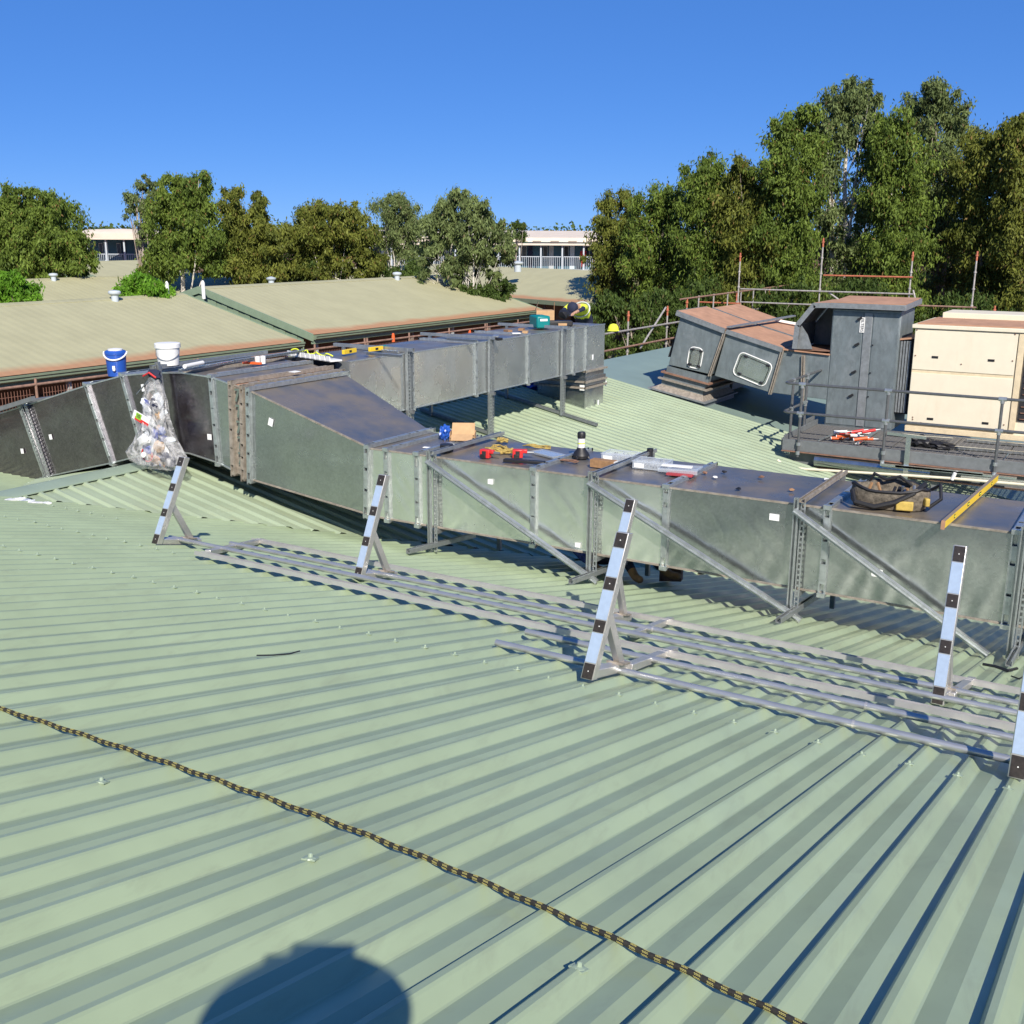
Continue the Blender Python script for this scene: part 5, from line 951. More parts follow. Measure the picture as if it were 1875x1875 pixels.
for i, (px, py, m_, lb) in enumerate(((945, 610, 'paper', 'white paper sheet among offcuts on the back duct'), (930, 606, 'card_dark', 'brown offcut left of the teal case'), (955, 603, 'card_dark', 'curled brown offcut in front of the teal case'), (908, 616, 'strut', 'flat grey sheet metal offcut on the back duct'), (962, 608, 'card', 'tan cardboard scrap beside the teal case'), (905, 640 - 20, 'black', 'dark flat bar lying along the back duct'))):
    p = K(px, py, .03); single(MB().obox(p, rz(random.uniform(0, 3)), (.14 if i in (3, 5) else .07, .045, .02 if i != 0 else .006)), 'offcut', m_, lb, 'offcut', p)
t, p = Kthing('tool_pouch', 1032, 585, 'black cap-like tool pouch beside the crouching worker', 'pouch'); crumple(p+Vector((0, 0, .10)), .11, (1, 1, .9), 2, .2, 8).build('pouch', 'black', t)
# things in shade under the ducts
p = onB(985, 703, .12); t = thing('bundle', 'blue and white bundle lying in the shade under the back duct', 'bundle', p); crumple(p, .2, (1.3, 1.6, .6), 3, .18, 21).build('blue_part', 'blue_fabric', t, smooth=0); crumple(p+Vector((.1, .3, .03)), .17, (1.1, 1.2, .7), 3, .18, 22).build('white_part', 'clear_plastic', t, smooth=0)
p = onA(1222, 1062, .06); single(MB().obox(p+Vector((0, .1, .06)), ((1, .2, .1), (-.2, 1, 0), (0, 0, 1)), (.12, .05, .09)), 'timber_offcut', 'rust_dark', 'rust-brown offcut standing in shade under the front duct', 'offcut', p)
# ---- walkway clutter
def Wk(px, py, h=0): return onZ(px, py, WZ+.01+h)
rg = random.Random(9)
CPOS = ['at its left end, front', 'at its left end, back', 'second from the left', 'left of its middle', 'in its middle, lying lowest', 'in its middle, on top', 'right of its middle, front', 'right of its middle, back', 'near its right end, front', 'near its right end, back', 'right end, lowest', 'right end, on top']
for i in range(12):
    px, py = 1521+i*5.2, 806-8*(i % 2)-rg.uniform(0, 8); p = Wk(px, py, .03+.04*(i % 3)); an = rg.uniform(.2, 1.2); d = Vector((math.cos(an), math.sin(an), rg.uniform(-.05, .25))).normalized()
    mm = ('orange', 'white', 'orange', 'red')[i % 4]; t = thing('sealant_cartridge', 'used %s sealant cartridge in the messy pile on the walkway, %s' % (mm, CPOS[i]), 'cartridge', p, '%s sealant cartridges piled on the walkway' % {'orange': 'orange', 'white': 'white', 'red': 'red'}[mm])
    MB().tube(p, p+d*.24, .028, 12).build('tube', mm, t); MB().tube(p+d*.24, p+d*.33, .010, 8, .004).build('nozzle', 'white', t); MB().tube(p-d*.004, p+d*.006, .030, 12).build('rim', 'black' if i % 2 else 'white', t)
for i, (a_, b_, lb) in enumerate((((1568, 814), (1608, 787), 'pale sheet metal strip leaning beside the sealant pile'), ((1497, 808), (1538, 790), 'thin grey metal strip left of the sealant pile'), ((1627, 795), (1745, 803), 'silver channel lying on the grating behind the black jacket'))):
    q, r_2 = Wk(*a_, .02), Wk(*b_, .05); single(MB().bar(q, r_2, .07 if i != 1 else .03, .02), 'metal_strip', 'galv_pale_glare', lb, 'metal strip', q)
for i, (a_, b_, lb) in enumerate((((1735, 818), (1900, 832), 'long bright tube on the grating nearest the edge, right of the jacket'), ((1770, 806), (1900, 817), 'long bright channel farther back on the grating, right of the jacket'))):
    q, r_2 = Wk(*a_, .03), Wk(*b_, .03); single(MB().bar(q, r_2, .05, .045), 'metal_channel', 'galv_pale_glare', lb, 'channel', q, 'bright channels on the walkway')
p = Wk(1690, 818); t = thing('jacket', 'crumpled black jacket dropped on the walkway grating', 'jacket', p); crumple(p+Vector((-.05, .05, .07)), .16, (1.2, .9, .7), 3, .25, 31).build('bundle', 'black', t, smooth=0); crumple(p+Vector((.28, -.0, .05)), .15, (1.6, .7, .45), 3, .25, 32).build('sleeve', 'black', t, smooth=0)
q = [onY(1625, 793, WY0-.12), onY(1668, 797, WY0-.12), onY(1657, 880, WY0-.12), onY(1650, 886, WY0-.12)]
t = thing('hanging_channel', 'pale vertical metal channel hanging down from the walkway towards the tool bag', 'channel', q[1]); MB().bar(q[1]-Vector((.03, 0, 0)), q[2], .08, .04, (0, -1, 0)).build('upright', 'galv_pale_glare', t); MB().bar(q[0], q[1]+Vector((.25, 0, -.02)), .05, .05).build('arm', 'galv_pale_glare', t); MB().bar(q[2], q[2]+Vector((-.09, 0, -.30)), .09, .03, (0, -1, 0)).build('foot', 'white', t)
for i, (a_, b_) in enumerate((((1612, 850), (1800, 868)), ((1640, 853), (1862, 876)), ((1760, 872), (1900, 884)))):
    q, r_2 = onY(*a_, WY0-.15), onY(*b_, WY0-.15); single(MB().bar(q, r_2, .07, .04), 'ledger_channel', 'galv_pale_glare', ('upper pale channel strapped below the walkway edge', 'long pale channel strapped below the walkway edge', 'lowest pale channel at the right below the walkway edge')[i], 'channel', q, 'pale channels below the walkway edge')
cb = [onY(x, y, WY0-.25) for x, y in ((1424, 842), (1430, 848), (1440, 855), (1462, 858), (1540, 863), (1640, 869), (1745, 876), (1885, 888))]
single(MB().path(cb, .022, 8), 'conduit', 'cream', 'cream cable conduit running under the walkway with a hooked left end', 'conduit', cb[0])
q = onY(1746, 872, WY0-.26); single(MB().tube(q-Vector((.02, 0, .06)), q+Vector((.02, 0, .06)), .03, 8), 'conduit_clip', 'white', 'white clip on the cream conduit', 'clip', q)
MB().quad((XF, ys[0], ZB2), (XF-1.05, ys[0], ZB2), (XF-1.05, ys[0], ZT2), (XF, ys[0], ZT2)).build('end_cap', 'beam_grey', bd)
MB().box((XF-1.1, ys[0]-.05, ZT2-.12), (XF-.25, ys[0]-.01, ZT2+.0)).build('rubber_edge', 'black', bd)
# hard hat on the scaffold rail
p = onX(1123, 600, SX); t = thing('hard_hat', 'yellow hard hat hanging on the scaffold just right of the duct end', 'hard hat', p); MB().lathe(p-Vector((0, 0, .08)), [(.17, 0), (.15, .02), (.14, .10), (.09, .17), (.02, .19)], 18).build('shell', 'hivis', t)

# ------------------------------------------------------------------ people
def human(name, label, base, J, cloth, hat=None, group=None):
    """one continuous skinned body; J: joint positions relative to base; cloth: material per body region"""
    t = thing(name, label, 'person', base, group)
    R_ = dict(pelvis=.15, belly=.14, chest=.155, neck=.06, face=.092, crown=.085, hip=.10, knee=.065, ankle=.045, toe=.04, shoulder=.075, elbow=.048, wrist=.032, palm=.038)
    V, Ed, Rad, Reg = [], [], [], []
    def add(k, r, reg, par=None):
        V.append(J[k] if isinstance(k, str) else k); Rad.append(r); Reg.append(reg); i = len(V)-1
        if par is not None: Ed.append((par, i))
        return i
    pe = add('pelvis', R_['pelvis'], 'legs'); be = add(tuple((Vector(J['pelvis'])+Vector(J['chest']))/2), R_['belly'], 'top', pe); ch = add('chest', R_['chest'], 'top', be); ne = add('neck', R_['neck'], 'skin', ch); fa = add('face', R_['face'], 'skin', ne); add('crown', R_['crown'], 'skin', fa)
    for s_ in 'LR':
        h = add('hip'+s_, R_['hip'], 'legs', pe); k = add('knee'+s_, R_['knee'], 'legs', h); a = add('ankle'+s_, R_['ankle'], 'boots', k); add('toe'+s_, R_['toe'], 'boots', a)
        sh = add('shoulder'+s_, R_['shoulder'], 'top', ch); el = add('elbow'+s_, R_['elbow'], 'sleeve', sh); wr = add('wrist'+s_, R_['wrist'], 'skin', el)
        d = (Vector(J['wrist'+s_])-Vector(J['elbow'+s_])).normalized(); sd = d.cross(Vector((0, 0, 1))).normalized(); pm = add(tuple(Vector(J['wrist'+s_])+d*.06), .03, 'skin', wr)
        for q, (off, ln) in enumerate(((-.03, .07), (-.01, .085), (.01, .08), (.03, .06))):
            b0 = Vector(V[pm])+d*.03+sd*off; f1 = add(tuple(b0), .009, 'skin', pm); f2 = add(tuple(b0+d*ln*.5-Vector((0, 0, .012))), .008, 'skin', f1); add(tuple(b0+d*ln*.85-Vector((0, 0, .035))), .007, 'skin', f2)
        b0 = Vector(V[wr])+d*.035-sd*.035*(1 if s_ == 'L' else -1); th1 = add(tuple(b0), .011, 'skin', wr); add(tuple(b0+d*.045-sd*.02*(1 if s_ == 'L' else -1)), .009, 'skin', th1)
    me = bpy.data.meshes.new('body'); me.from_pydata([tuple(v) for v in V], Ed, []); o = bpy.data.objects.new('body', me); COL.objects.link(o)
    md = o.modifiers.new('skin', 'SKIN'); 
    for i, sv in enumerate(me.skin_vertices[0].data): sv.radius = (Rad[i]*(1.25 if Reg[i] == 'top' and i < 3 else 1), Rad[i]); sv.use_root = (i == 0)
    o.modifiers.new('sub', 'SUBSURF').levels = 2; bpy.context.view_layer.update()
    m2 = bpy.data.meshes.new_from_object(o.evaluated_get(bpy.context.evaluated_depsgraph_get())); bpy.data.objects.remove(o)
    regs = ['legs', 'top', 'skin', 'sleeve', 'boots']
    for r_ in regs: m2.materials.append(MATS[cloth[r_]])
    VV = [Vector(v) for v in V]; idx = []
    for f in m2.polygons:
        c = f.center; best = min(((VV[a]*(1-u)+VV[b]*u-c).length-Rad[a]*.6, Reg[b] if u > .5 else Reg[a]) for a, b in Ed for u in (.1, .5, .9)); idx.append(regs.index(best[1]))
    m2.polygons.foreach_set('material_index', idx); m2.polygons.foreach_set('use_smooth', [True]*len(idx)); b = bpy.data.objects.new('body', m2); COL.objects.link(b); b.parent = t
    fp, cp = Vector(J['face'])+Vector(base), Vector(J['crown'])+Vector(base); upv = (cp-fp).normalized(); fd_ = Vector(J['facing']).normalized(); sd = upv.cross(fd_).normalized()
    MB().obox(fp+fd_*.10, (sd, upv, fd_), (.013, .022, .014)).build('nose', cloth['skin'], t, bevel=.005)
    for s_ in (-1, 1):
        MB().lathe(fp+fd_*.088+sd*.033*s_+upv*.035, [(.012, -.004), (.010, .004), (.002, .008)], 8, fd_).build('eye', 'white', t); MB().lathe(fp+sd*.09*s_+upv*.01, [(.03, -.008), (.028, .01)], 10, sd*s_).build('ear', cloth['skin'], t)
    if hat: 
        MB().lathe(cp-upv*.03, [(.115, -.02), (.118, .03), (.10, .08), (.05, .11), (.01, .115)], 18, upv).build('cap', hat, t); MB().obox(cp-upv*.01+fd_*.14, (sd, fd_, upv), (.07, .06, .006)).build('cap_brim', hat, t, bevel=.003)
    else: MB().lathe(cp-upv*.06, [(.098, -.01), (.108, .04), (.09, .10), (.03, .125)], 16, upv).build('hair', 'black', t)
    return t
# the photographer, kneeling on the ribs and holding the phone up in front of the face (casts the shadow at the bottom of the photo)
zr0 = zA(-.4)+.03-6; bk = -_fh; sdv = _rh
def rel(f, s, z): return tuple(_fh*f+sdv*s+Vector((0, 0, z)))
J = dict(pelvis=rel(-.50, 0, -.72), chest=rel(-.32, 0, -.30), neck=rel(-.26, 0, -.14), face=rel(-.21, 0, -.03), crown=rel(-.23, 0, .08), hipL=rel(-.48, -.12, -.76), hipR=rel(-.48, .12, -.76), kneeL=rel(-.12, -.20, -.86), kneeR=rel(-.22, .20, -.98),
         ankleL=rel(-.30, -.22, -1.02), ankleR=rel(-.62, .20, -.98), toeL=rel(-.16, -.24, -1.05), toeR=rel(-.74, .20, -1.0), shoulderL=rel(-.27, -.24, -.13), shoulderR=rel(-.27, .24, -.13), elbowL=rel(-.20, -.42, -.20), elbowR=rel(-.20, .40, -.22), wristL=rel(-.10, -.17, -.12), wristR=rel(-.10, .13, -.12), facing=tuple(_fh))
ph = human('person', 'photographer kneeling on the roof behind the view, holding up a phone', EYE, J, dict(legs='navy', top='hivis', skin='skin', sleeve='hivis', boots='card_dark'), hat='navy')
hb = EYE+Vector(rel(-.225, 0, .055)); MB().lathe(hb, [(.10, .02), (.15, .012), (.205, -.008), (.205, -.014), (.12, .0)], 28).build('hat_brim', 'navy', ph)
q = EYE+FW*-.018; t = thing('phone', 'black phone held up in both hands at the viewpoint', 'phone', q); MB().obox(q-RT*.055-UP*.012, (RT, UP, -FW), (.078, .038, .004)).build('phone_body', 'black', t, bevel=.003)
# worker bending over the far side of the back duct
pw = onX(1062, 590, -10.75); gz = zB(-10.95)
def wr(x, y, z): return (x, y, z)
base = Vector((-10.85, pw.y, gz+.05)); H_ = ZT2-gz
J = dict(pelvis=(-.10, .55, H_-.10), chest=(.02, .12, H_+.13), neck=(.05, -.10, H_+.15), face=(.07, -.22, H_+.11), crown=(.08, -.32, H_+.13), hipL=(.02, .60, H_-.2), hipR=(-.22, .60, H_-.2), kneeL=(.02, .55, .50), kneeR=(-.25, .65, .48), ankleL=(.0, .62, .07), ankleR=(-.26, .75, .05), toeL=(.02, .48, .02), toeR=(-.24, .6, .0),
         shoulderL=(.20, .02, H_+.12), shoulderR=(-.18, .02, H_+.12), elbowL=(.28, -.25, H_+.10), elbowR=(-.16, -.28, H_+.05), wristL=(.26, -.50, H_+.05), wristR=(.0, -.5, H_+.04), facing=(.1, -.5, -.8))
wk = human('person', 'worker in a yellow hi-vis shirt and navy cap bending over the back duct', base, J, dict(legs='navy', top='hivis', skin='skin', sleeve='navy', boots='card_dark'), hat='navy')
c = base+Vector(J['chest']); e_ = (Vector(J['pelvis'])-Vector(J['chest'])).normalized(); MB().path([c+e_*.16+e_.cross(Vector((1, 0, 0))).normalized()*(.172*math.cos(q))+Vector((1, 0, 0))*(.205*math.sin(q)) for q in np.linspace(0, 2*PI, 22)], .016, 6).build('reflective_band', 'silver_tape', wk)
# worker lying in the shade below the front duct
b2 = onA(1172, 1047, .0); b2 = Vector((b2.x, 10.1, zA(10.1)+.03))
k_ = -KA
J = dict(pelvis=(.0, .2, .17), chest=(-.35, .55, .12), neck=(-.52, .72, .12), face=(-.62, .8, .13), crown=(-.70, .88, .13), hipL=(.06, .12, .15), hipR=(.12, .3, .12), kneeL=(.38, -.1, .30), kneeR=(.5, .2, .26), ankleL=(.62, -.28, .12), ankleR=(.85, .1, .08), toeL=(.72, -.34, .12), toeR=(.98, .06, .10),
         shoulderL=(-.40, .36, .12), shoulderR=(-.28, .74, .05), elbowL=(-.2, .12, .10), elbowR=(-.5, .5, .22), wristL=(.02, -.02, .08), wristR=(-.4, .3, .3), facing=(0, 0, 1))
human('person', 'person in dark blue clothes lying in the shade under the front duct', b2, J, dict(legs='navy', top='blue_fabric', skin='skin', sleeve='blue_fabric', boots='wood'))
# person in red on the distant veranda
s_ = (Vector((onX(1058, 470, -50).x, onX(1058, 470, -50).y, 0)) if 0 else None)
r_d = (FW*F_PX+RT*(1058-937.5)); r_d = Vector((r_d.x, r_d.y, 0)).normalized(); b3 = EYE+r_d*((DD+.9)/r_d.dot(_fh)); b3 = Vector((b3.x, b3.y, 3.2))
J = dict(pelvis=(0, 0, .95), chest=(0, 0, 1.35), neck=(0, 0, 1.52), face=(0, 0, 1.64), crown=(0, 0, 1.74), hipL=(-.1, 0, .88), hipR=(.1, 0, .88), kneeL=(-.1, 0, .48), kneeR=(.12, -.05, .48), ankleL=(-.1, 0, .08), ankleR=(.12, 0, .08), toeL=(-.1, -.14, .03), toeR=(.12, -.14, .03), shoulderL=(-.2, 0, 1.42), shoulderR=(.2, 0, 1.42), elbowL=(-.25, 0, 1.15), elbowR=(.25, -.05, 1.15), wristL=(-.24, -.15, .95), wristR=(.2, -.25, 1.1), facing=(0, -1, 0))
human('person', 'person in a red top standing on the distant veranda', b3, J, dict(legs='red', top='red', skin='skin', sleeve='red', boots='black'))

# ------------------------------------------------------------------ trees
def leaves(centres, radii, n_each, size, cols, seed, droop=.68, aspect=.33, squash=1.0, loose_=.20):
    """many small drooping leaves spread through overlapping clumps; returns verts, tint"""
    rg = np.random.default_rng(seed); C_ = np.repeat(centres, n_each, 0); R__ = np.repeat(radii, n_each); N = len(C_)
    d = rg.normal(size=(N, 3)); d /= np.linalg.norm(d, axis=1)[:, None]; rad = R__*(rg.random(N)**.6)*np.where(rg.random(N) < loose_, 1.9, 1.0); P = C_+d*rad[:, None]*np.array([1, 1, squash]); P[:, 2] -= rg.random(N)**2*R__*.8*(loose_ > 0)
    ax = rg.normal(size=(N, 3))*(1-droop); ax[:, 2] -= droop; ax /= np.linalg.norm(ax, axis=1)[:, None]
    sd = np.cross(ax, rg.normal(size=(N, 3))); sd /= np.linalg.norm(sd, axis=1)[:, None]; L = size*(.6+.8*rg.random(N)); W_ = L*aspect*(.8+.4*rg.random(N))
    V = np.stack([P, P+ax*(L*.45)[:, None]+sd*(W_*.5)[:, None], P+ax*L[:, None], P+ax*(L*.45)[:, None]-sd*(W_*.5)[:, None]], 1).reshape(-1, 3)
    cl = np.repeat(rg.random(len(centres)), n_each); mixv = np.clip(cl*.6+rg.random(N)*.5, 0, 1)[:, None]; a, b = np.array(cols[0]), np.array(cols[1]); col = (a*(1-mixv)+b*mixv)*(1.0+.32*rg.random(N))[:, None]*np.array([1.04, 1.05, .9])
    dead = rg.random(N) < .025; col[dead] = np.array(cols[2]); return V, np.repeat(col, 4, 0)
def leaf_object(name, V, col, parent, origin):
    n = len(V)//4; me = bpy.data.meshes.new(name); me.vertices.add(len(V)); me.vertices.foreach_set('co', (V-np.array(origin)).astype(np.float32).ravel()); me.loops.add(len(V)); me.loops.foreach_set('vertex_index', np.arange(len(V), dtype=np.int32)); me.polygons.add(n); me.polygons.foreach_set('loop_start', np.arange(0, 4*n, 4, dtype=np.int32)); me.polygons.foreach_set('loop_total', np.full(n, 4, dtype=np.int32))
    me.update(calc_edges=True); at = me.color_attributes.new('tint', 'FLOAT_COLOR', 'POINT'); at.data.foreach_set('color', np.concatenate([col, np.ones((len(col), 1))], 1).astype(np.float32).ravel()); me.materials.append(MATS['leaf']); o = bpy.data.objects.new(name, me); COL.objects.link(o); o.parent = parent; return o
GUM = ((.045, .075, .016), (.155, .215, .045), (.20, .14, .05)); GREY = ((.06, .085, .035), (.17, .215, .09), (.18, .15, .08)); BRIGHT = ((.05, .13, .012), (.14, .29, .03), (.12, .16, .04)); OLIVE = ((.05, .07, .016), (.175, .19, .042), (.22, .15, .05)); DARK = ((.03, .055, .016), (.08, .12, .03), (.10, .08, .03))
def at_D(px, py, D): r = FW*F_PX+RT*(px-937.5)-UP*(py-937.5); return EYE+r*(D/(r.dot(_fh)))
def tree(label, px, top, hw, bot, D, cols, seed, n=30000, leaf=.155, base=None, lobes=None, group=None, bark='bark', density=1., trunk_px=None, squash=1.0, trunks=1, name='gum_tree', zb=0.):
    """lobes: list of (px, py, radius px) giving the uneven outline of the crown; D: forward distance"""
    rg = random.Random(seed); foot = at_D(trunk_px or px, bot, D); foot = Vector((foot.x, foot.y, zb)); t = thing(name, label, 'tree' if name != 'bush' else 'bush', foot, group); k = D/F_PX
    cs, rs = [], []
    if lobes is None:
        lobes = []; m = max(5, int((bot-top)/38))
        for i in range(m):
            v = (i+.5)/m; w_ = hw*(.35+.75*math.sin(PI*min(1, v*.80+.12))); lobes += [(px+rg.uniform(-.25, .25)*hw+w_*q*rg.uniform(.55, .8), top+(bot-top)*v+rg.uniform(-12, 12), hw*rg.uniform(.32, .5)) for q in (-1, 0, 1)]
        lobes.append((px+rg.uniform(-.15, .15)*hw, top+hw*.25, hw*.28))
    dep = _fh*1.0
    for (lx, ly, lr) in lobes:
        c = at_D(lx, ly, D); r = lr*k; m = max(9, int(24*(lr/30)**1.3))
        for j in range(m):
            v = Vector((rg.gauss(0, 1), rg.gauss(0, 1), rg.gauss(0, 1))).normalized()*r*rg.uniform(.2, 1.02); q = c+v+dep*rg.uniform(-.5, .5)*hw*k*.9; cs.append(tuple(q)); rs.append(r*rg.choice((.16, .22, .30, .40, .46)))
    cs = np.array(cs); rs = np.array(rs); per = max(16, int(n*density/len(cs)*1.15)); V, col = leaves(cs, rs, per, leaf, cols, seed, squash=squash); crown = leaf_object('crown', V, col, t, foot)
    # trunk and limbs reaching into the lobes
    tp = Vector((foot.x, foot.y, zb)); topc = at_D(px, top+(bot-top)*.25, D)
    for q in range(trunks):
        off = Vector((rg.uniform(-.5, .5), rg.uniform(-.3, .3), 0))*q; hgt = topc.z-zb; P = []; r0 = max(.05, hgt*.017)*(1-.25*q); bend = Vector((rg.uniform(-.5, .5), rg.uniform(-.3, .3), 0))
        for u in np.linspace(0, 1, 9): P.append(tp*(1-u)+topc*u+off+bend*math.sin(u*PI)*.6+Vector((rg.uniform(-.06, .06), rg.uniform(-.06, .06), 0)))
        tr_ = MB().path(P, r0, 8, [r0*(1.15-u*.85) for u in np.linspace(0, 1, 9)]).build('trunk' if q == 0 else 'trunk_stem', bark, t)
        for j in range(min(9, len(lobes))):
            lx, ly, lr = lobes[rg.randrange(len(lobes))]; e = at_D(lx, ly, D)+dep*rg.uniform(-1, 1)*hw*k*.4; i0 = rg.randrange(2, 7); s_ = P[i0]
            if e.z < s_.z-.5: continue
            mid = (s_+e)/2+Vector((rg.uniform(-.3, .3), 0, -.25)); rr = r0*.42*(1-i0*.06); MB().path([s_, (s_+mid)/2+Vector((0, 0, -.05)), mid, (mid+e)/2+Vector((0, 0, .08)), e], rr, 6, [rr, rr*.8, rr*.6, rr*.4, rr*.2]).build('limb', bark, tr_)
    return t
T = tree; GR = 'gum trees behind the rooftop units'; GL = 'trees between the roofed blocks'
T('low slender gum at the left end of the right-hand tree belt beside the two-storey block', 1120, 352, 40, 590, 50, OLIVE, 1, 30000, group=GR, lobes=[(1117, 372, 20), (1148, 368, 22), (1110, 410, 30), (1145, 410, 34), (1108, 460, 38), (1145, 465, 40), (1115, 510, 36), (1150, 520, 38), (1128, 560, 34)])
T('bushy gum second from the left in the right-hand belt', 1205, 345, 60, 600, 47, GUM, 2, 40000, group=GR, lobes=[(1215, 362, 30), (1190, 385, 34), (1235, 390, 36), (1180, 430, 42), (1228, 440, 44), (1190, 490, 44), (1235, 500, 40), (1200, 545, 44), (1160, 470, 34), (1245, 555, 34)])
T('gum with a pointed bright green top left of the orange-tipped first scaffold pole', 1290, 285, 58, 600, 45, GUM, 3, 42000, group=GR, lobes=[(1297, 303, 26), (1280, 330, 36), (1315, 345, 34), (1270, 375, 42), (1312, 400, 46), (1275, 445, 46), (1320, 465, 44), (1285, 510, 46), (1325, 545, 40), (1270, 560, 36)])
T('wide gum behind the first scaffold pole', 1370, 290, 62, 590, 44, OLIVE, 4, 42000, group=GR, lobes=[(1350, 312, 28), (1375, 335, 34), (1345, 360, 42), (1390, 375, 42), (1360, 420, 48), (1405, 440, 44), (1370, 480, 50), (1345, 530, 42), (1400, 530, 44), (1380, 565, 36)])
T('tall gum rising in steps left of the tallest open-crowned gum', 1455, 195, 62, 590, 43, GUM, 5, 50000, group=GR, trunk_px=1470, lobes=[(1467, 215, 26), (1440, 245, 32), (1485, 255, 34), (1425, 285, 34), (1465, 300, 44), (1410, 320, 32), (1440, 350, 46), (1480, 370, 40), (1425, 420, 48), (1470, 440, 44), (1440, 490, 46), (1475, 520, 40), (1440, 560, 36)])
T('tallest gum with open crown and pale branching trunk showing through', 1550, 148, 66, 600, 45, GREY, 6, 46000, group=GR, bark='bark_white', trunk_px=1557, trunks=2, lobes=[(1555, 165, 26), (1585, 172, 24), (1525, 190, 28), (1565, 205, 30), (1600, 200, 24), (1510, 230, 28), (1545, 245, 30), (1590, 250, 28), (1520, 285, 28), (1515, 330, 30), (1600, 300, 30), (1520, 400, 36), (1590, 390, 40), (1545, 460, 40), (1590, 500, 40), (1520, 520, 36)])
T('dense gum directly left of the twin-topped tall gum', 1640, 200, 60, 600, 43, GUM, 7, 46000, group=GR, bark='bark_white', lobes=[(1635, 222, 28), (1610, 255, 32), (1655, 262, 38), (1625, 300, 42), (1670, 320, 40), (1620, 365, 46), (1665, 385, 44), (1630, 440, 48), (1670, 460, 44), (1640, 510, 46), (1610, 555, 38), (1665, 555, 38)])
T('tall gum with broad feathery top behind the third scaffold pole', 1715, 148, 66, 610, 46, GREY, 8, 46000, group=GR, lobes=[(1700, 165, 26), (1725, 180, 30), (1680, 190, 26), (1745, 215, 30), (1700, 230, 38), (1765, 240, 26), (1720, 275, 44), (1690, 320, 42), (1750, 320, 44), (1715, 380, 50), (1755, 420, 42), (1700, 450, 46), (1745, 500, 44), (1710, 550, 42)])
T('olive gum behind the fourth scaffold pole', 1800, 235, 62, 620, 43, OLIVE, 9, 46000, group=GR, lobes=[(1790, 265, 28), (1825, 260, 26), (1775, 300, 38), (1825, 310, 42), (1785, 360, 46), (1835, 380, 44), (1790, 430, 48), (1835, 450, 44), (1800, 500, 48), (1770, 555, 40), (1830, 560, 42)])
T('rightmost gum with red-brown limbs, cut by the edge of the photo', 1880, 195, 66, 620, 41, OLIVE, 10, 46000, group=GR, lobes=[(1880, 220, 30), (1860, 250, 34), (1900, 265, 40), (1865, 310, 42), (1910, 330, 44), (1860, 380, 46), (1905, 410, 46), (1865, 450, 46), (1900, 500, 46), (1860, 550, 42), (1910, 570, 42)])
for i, (px, py, w_, D, lb) in enumerate(((1150, 590, 60, 40, 'dark leafy shrub beside the duct riser, below the belt of gums'), (1245, 560, 60, 41, 'dark shrub behind the bend of the orange scaffold'), (1420, 560, 70, 40, 'dark shrub behind the two rusty topped old ducts'), (1580, 560, 80, 40, 'dark shrub behind the filter cabinet'), (1740, 590, 80, 40, 'dark shrub behind the cream unit'), (1850, 600, 60, 39, 'dark shrub at the right edge behind the cream unit'))):
    T(lb, px, py-50, w_, py+60, D, DARK, 40+i, 13000, .15, group='dark shrubs behind the scaffold', lobes=[(px+random.uniform(-w_, w_)*.8, py+random.uniform(-35, 60), w_*random.uniform(.3, .5)) for _ in range(14)], name='bush')
# backdrop of further trunks and foliage behind the belt
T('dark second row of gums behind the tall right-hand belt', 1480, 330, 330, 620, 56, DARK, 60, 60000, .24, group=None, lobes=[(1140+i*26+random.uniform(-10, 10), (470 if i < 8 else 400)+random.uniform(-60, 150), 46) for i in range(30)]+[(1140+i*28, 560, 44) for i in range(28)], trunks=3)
# left trees
T('leafy gum at the far left edge', 15, 345, 46, 500, 46, GUM, 11, 30000, group=GL, lobes=[(12, 362, 22), (30, 385, 26), (0, 400, 34), (35, 420, 32), (10, 445, 36), (40, 470, 32), (5, 490, 30)])
T('broad drooping gum on the left with two small peaks', 100, 332, 70, 505, 46, GUM, 12, 42000, group=GL, lobes=[(52, 350, 16), (60, 375, 20), (88, 362, 18), (115, 378, 24), (75, 400, 34), (115, 415, 34), (65, 440, 38), (105, 455, 36), (135, 445, 26), (60, 480, 32), (100, 488, 28), (140, 485, 26), (155, 470, 20)])
T('thin grey open-crowned tree left of the big centre-left gum', 255, 325, 40, 480, 60, GREY, 13, 9000, group=GL, lobes=[(262, 335, 14), (280, 345, 14), (238, 360, 16), (262, 372, 18), (240, 385, 12), (270, 400, 18), (262, 428, 14)], trunks=2)
T('large bright green gum with pale forked trunk, centre-left', 340, 320, 75, 510, 47, GUM, 14, 52000, group=GL, bark='bark_white', trunk_px=335, lobes=[(312, 335, 20), (300, 360, 26), (345, 338, 18), (372, 332, 18), (360, 360, 28), (320, 390, 36), (370, 395, 38), (290, 400, 26), (300, 435, 36), (350, 445, 40), (395, 430, 30), (285, 480, 30), (385, 475, 32), (325, 480, 24)])
T('gum with twin narrow tops right of the large centre-left gum', 445, 340, 62, 520, 48, OLIVE, 15, 42000, group=GL, lobes=[(427, 356, 18), (473, 360, 14), (430, 385, 26), (470, 390, 24), (445, 420, 36), (490, 420, 26), (420, 455, 32), (465, 465, 38), (505, 450, 24), (440, 500, 30), (490, 500, 28)])
T('rounded olive tree with pale leaning stems behind the centre roof', 610, 368, 88, 525, 50, OLIVE, 16, 56000, group=GL, bark='bark_white', trunks=3, lobes=[(585, 385, 22), (560, 400, 28), (615, 390, 26), (650, 392, 22), (545, 430, 30), (590, 430, 38), (640, 425, 36), (680, 430, 24), (550, 470, 30), (610, 470, 36), (665, 465, 30), (695, 475, 18), (580, 500, 20), (670, 500, 20), (525, 440, 18)])
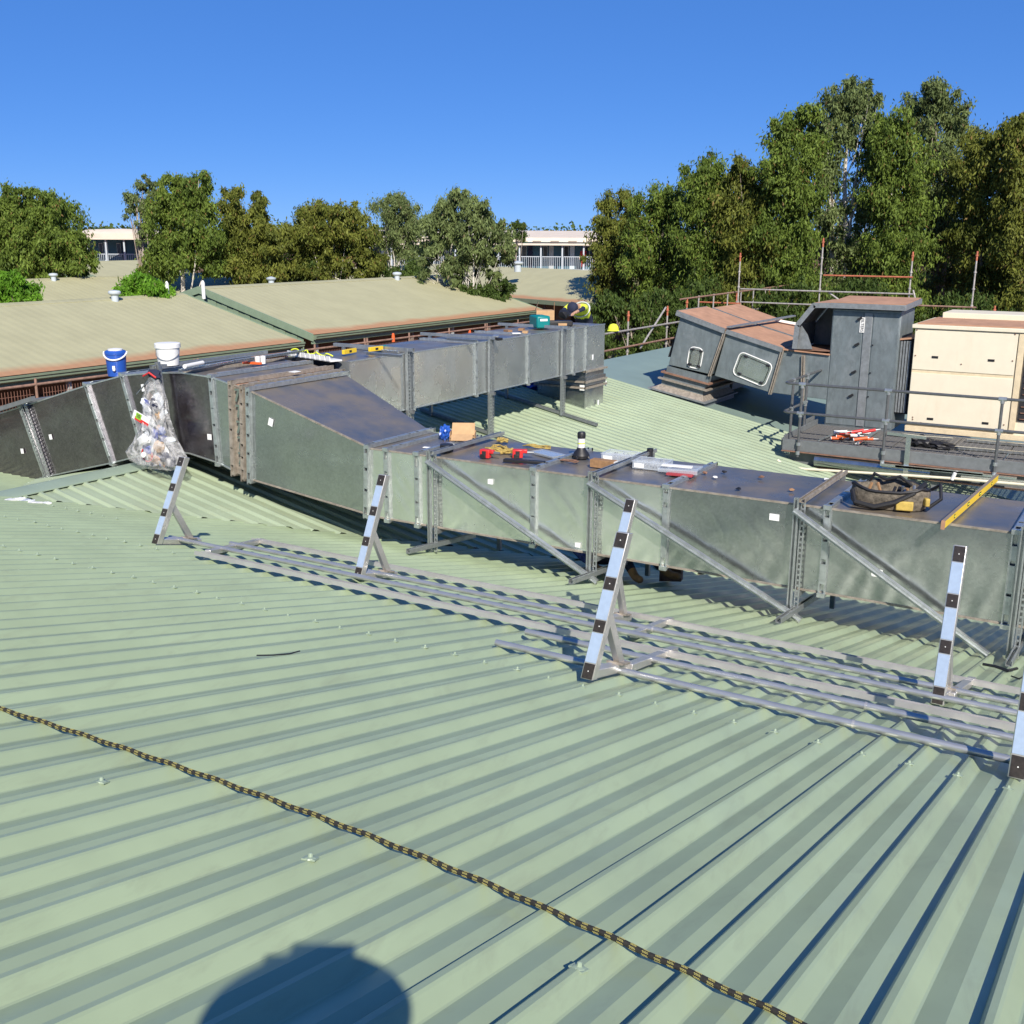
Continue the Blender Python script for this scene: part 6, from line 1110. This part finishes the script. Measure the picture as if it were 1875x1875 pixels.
T('grey-green tree with pale slim trunks left of the open white-limbed tree', 725, 352, 50, 500, 62, GREY, 17, 24000, group=GL, bark='bark_white', trunks=3, lobes=[(727, 364, 18), (705, 385, 24), (745, 385, 26), (720, 415, 32), (755, 415, 26), (695, 430, 18), (745, 450, 24)])
T('open-crowned tree with white limbs arching over the roof gap', 845, 348, 88, 560, 44, GREY, 18, 36000, group=GL, bark='bark_white', trunks=3, trunk_px=865, lobes=[(838, 362, 20), (815, 385, 26), (860, 378, 22), (885, 395, 26), (790, 405, 26), (840, 415, 34), (900, 425, 28), (800, 445, 28), (860, 450, 30), (925, 440, 20), (780, 470, 16), (830, 480, 26), (885, 475, 26), (930, 465, 18), (775, 500, 14), (905, 505, 14), (845, 510, 14)])
T('small dark tree top peeping beside the two-storey block', 950, 400, 18, 450, 75, DARK, 19, 6000, group=GL, lobes=[(945, 410, 9), (958, 414, 9), (950, 425, 13)])
T('bright green bush at the left edge between the roofs', 25, 500, 52, 560, 30, BRIGHT, 20, 26000, .12, group='bright bushes between the roofs', lobes=[(5, 518, 22), (30, 522, 24), (12, 540, 26), (45, 540, 20), (62, 548, 12), (0, 555, 20)], name='bush', zb=1)
T('bright green bush poking above the near left roof ridge', 265, 500, 55, 545, 33, BRIGHT, 21, 24000, .12, group='bright bushes between the roofs', lobes=[(262, 510, 16), (240, 522, 18), (285, 520, 18), (225, 532, 12), (265, 532, 22), (305, 530, 12), (290, 538, 14), (245, 540, 16)], name='bush', zb=1)
# dark understory behind the centre tree row and far wood at the horizon
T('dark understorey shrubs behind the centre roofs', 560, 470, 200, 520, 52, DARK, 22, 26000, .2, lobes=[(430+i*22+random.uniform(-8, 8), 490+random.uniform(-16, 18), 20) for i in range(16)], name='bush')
T('dark shrub below the white-limbed tree at the roof corner', 900, 520, 60, 560, 44, DARK, 23, 12000, .15, lobes=[(870, 535, 18), (895, 530, 18), (915, 540, 14), (850, 530, 14), (930, 520, 10)], name='bush')
fr = np.random.default_rng(5); cs = []; rs = []
for i in range(420):
    a = -95+i*.33; D = 300+fr.uniform(-60, 120); r = Vector((math.sin(math.radians(a)+YAW*0), math.cos(math.radians(a)), 0)); p = EYE+r*D; h = fr.uniform(6.5, 9); cs.append((p.x, p.y, h*.55)); rs.append(h*.75)
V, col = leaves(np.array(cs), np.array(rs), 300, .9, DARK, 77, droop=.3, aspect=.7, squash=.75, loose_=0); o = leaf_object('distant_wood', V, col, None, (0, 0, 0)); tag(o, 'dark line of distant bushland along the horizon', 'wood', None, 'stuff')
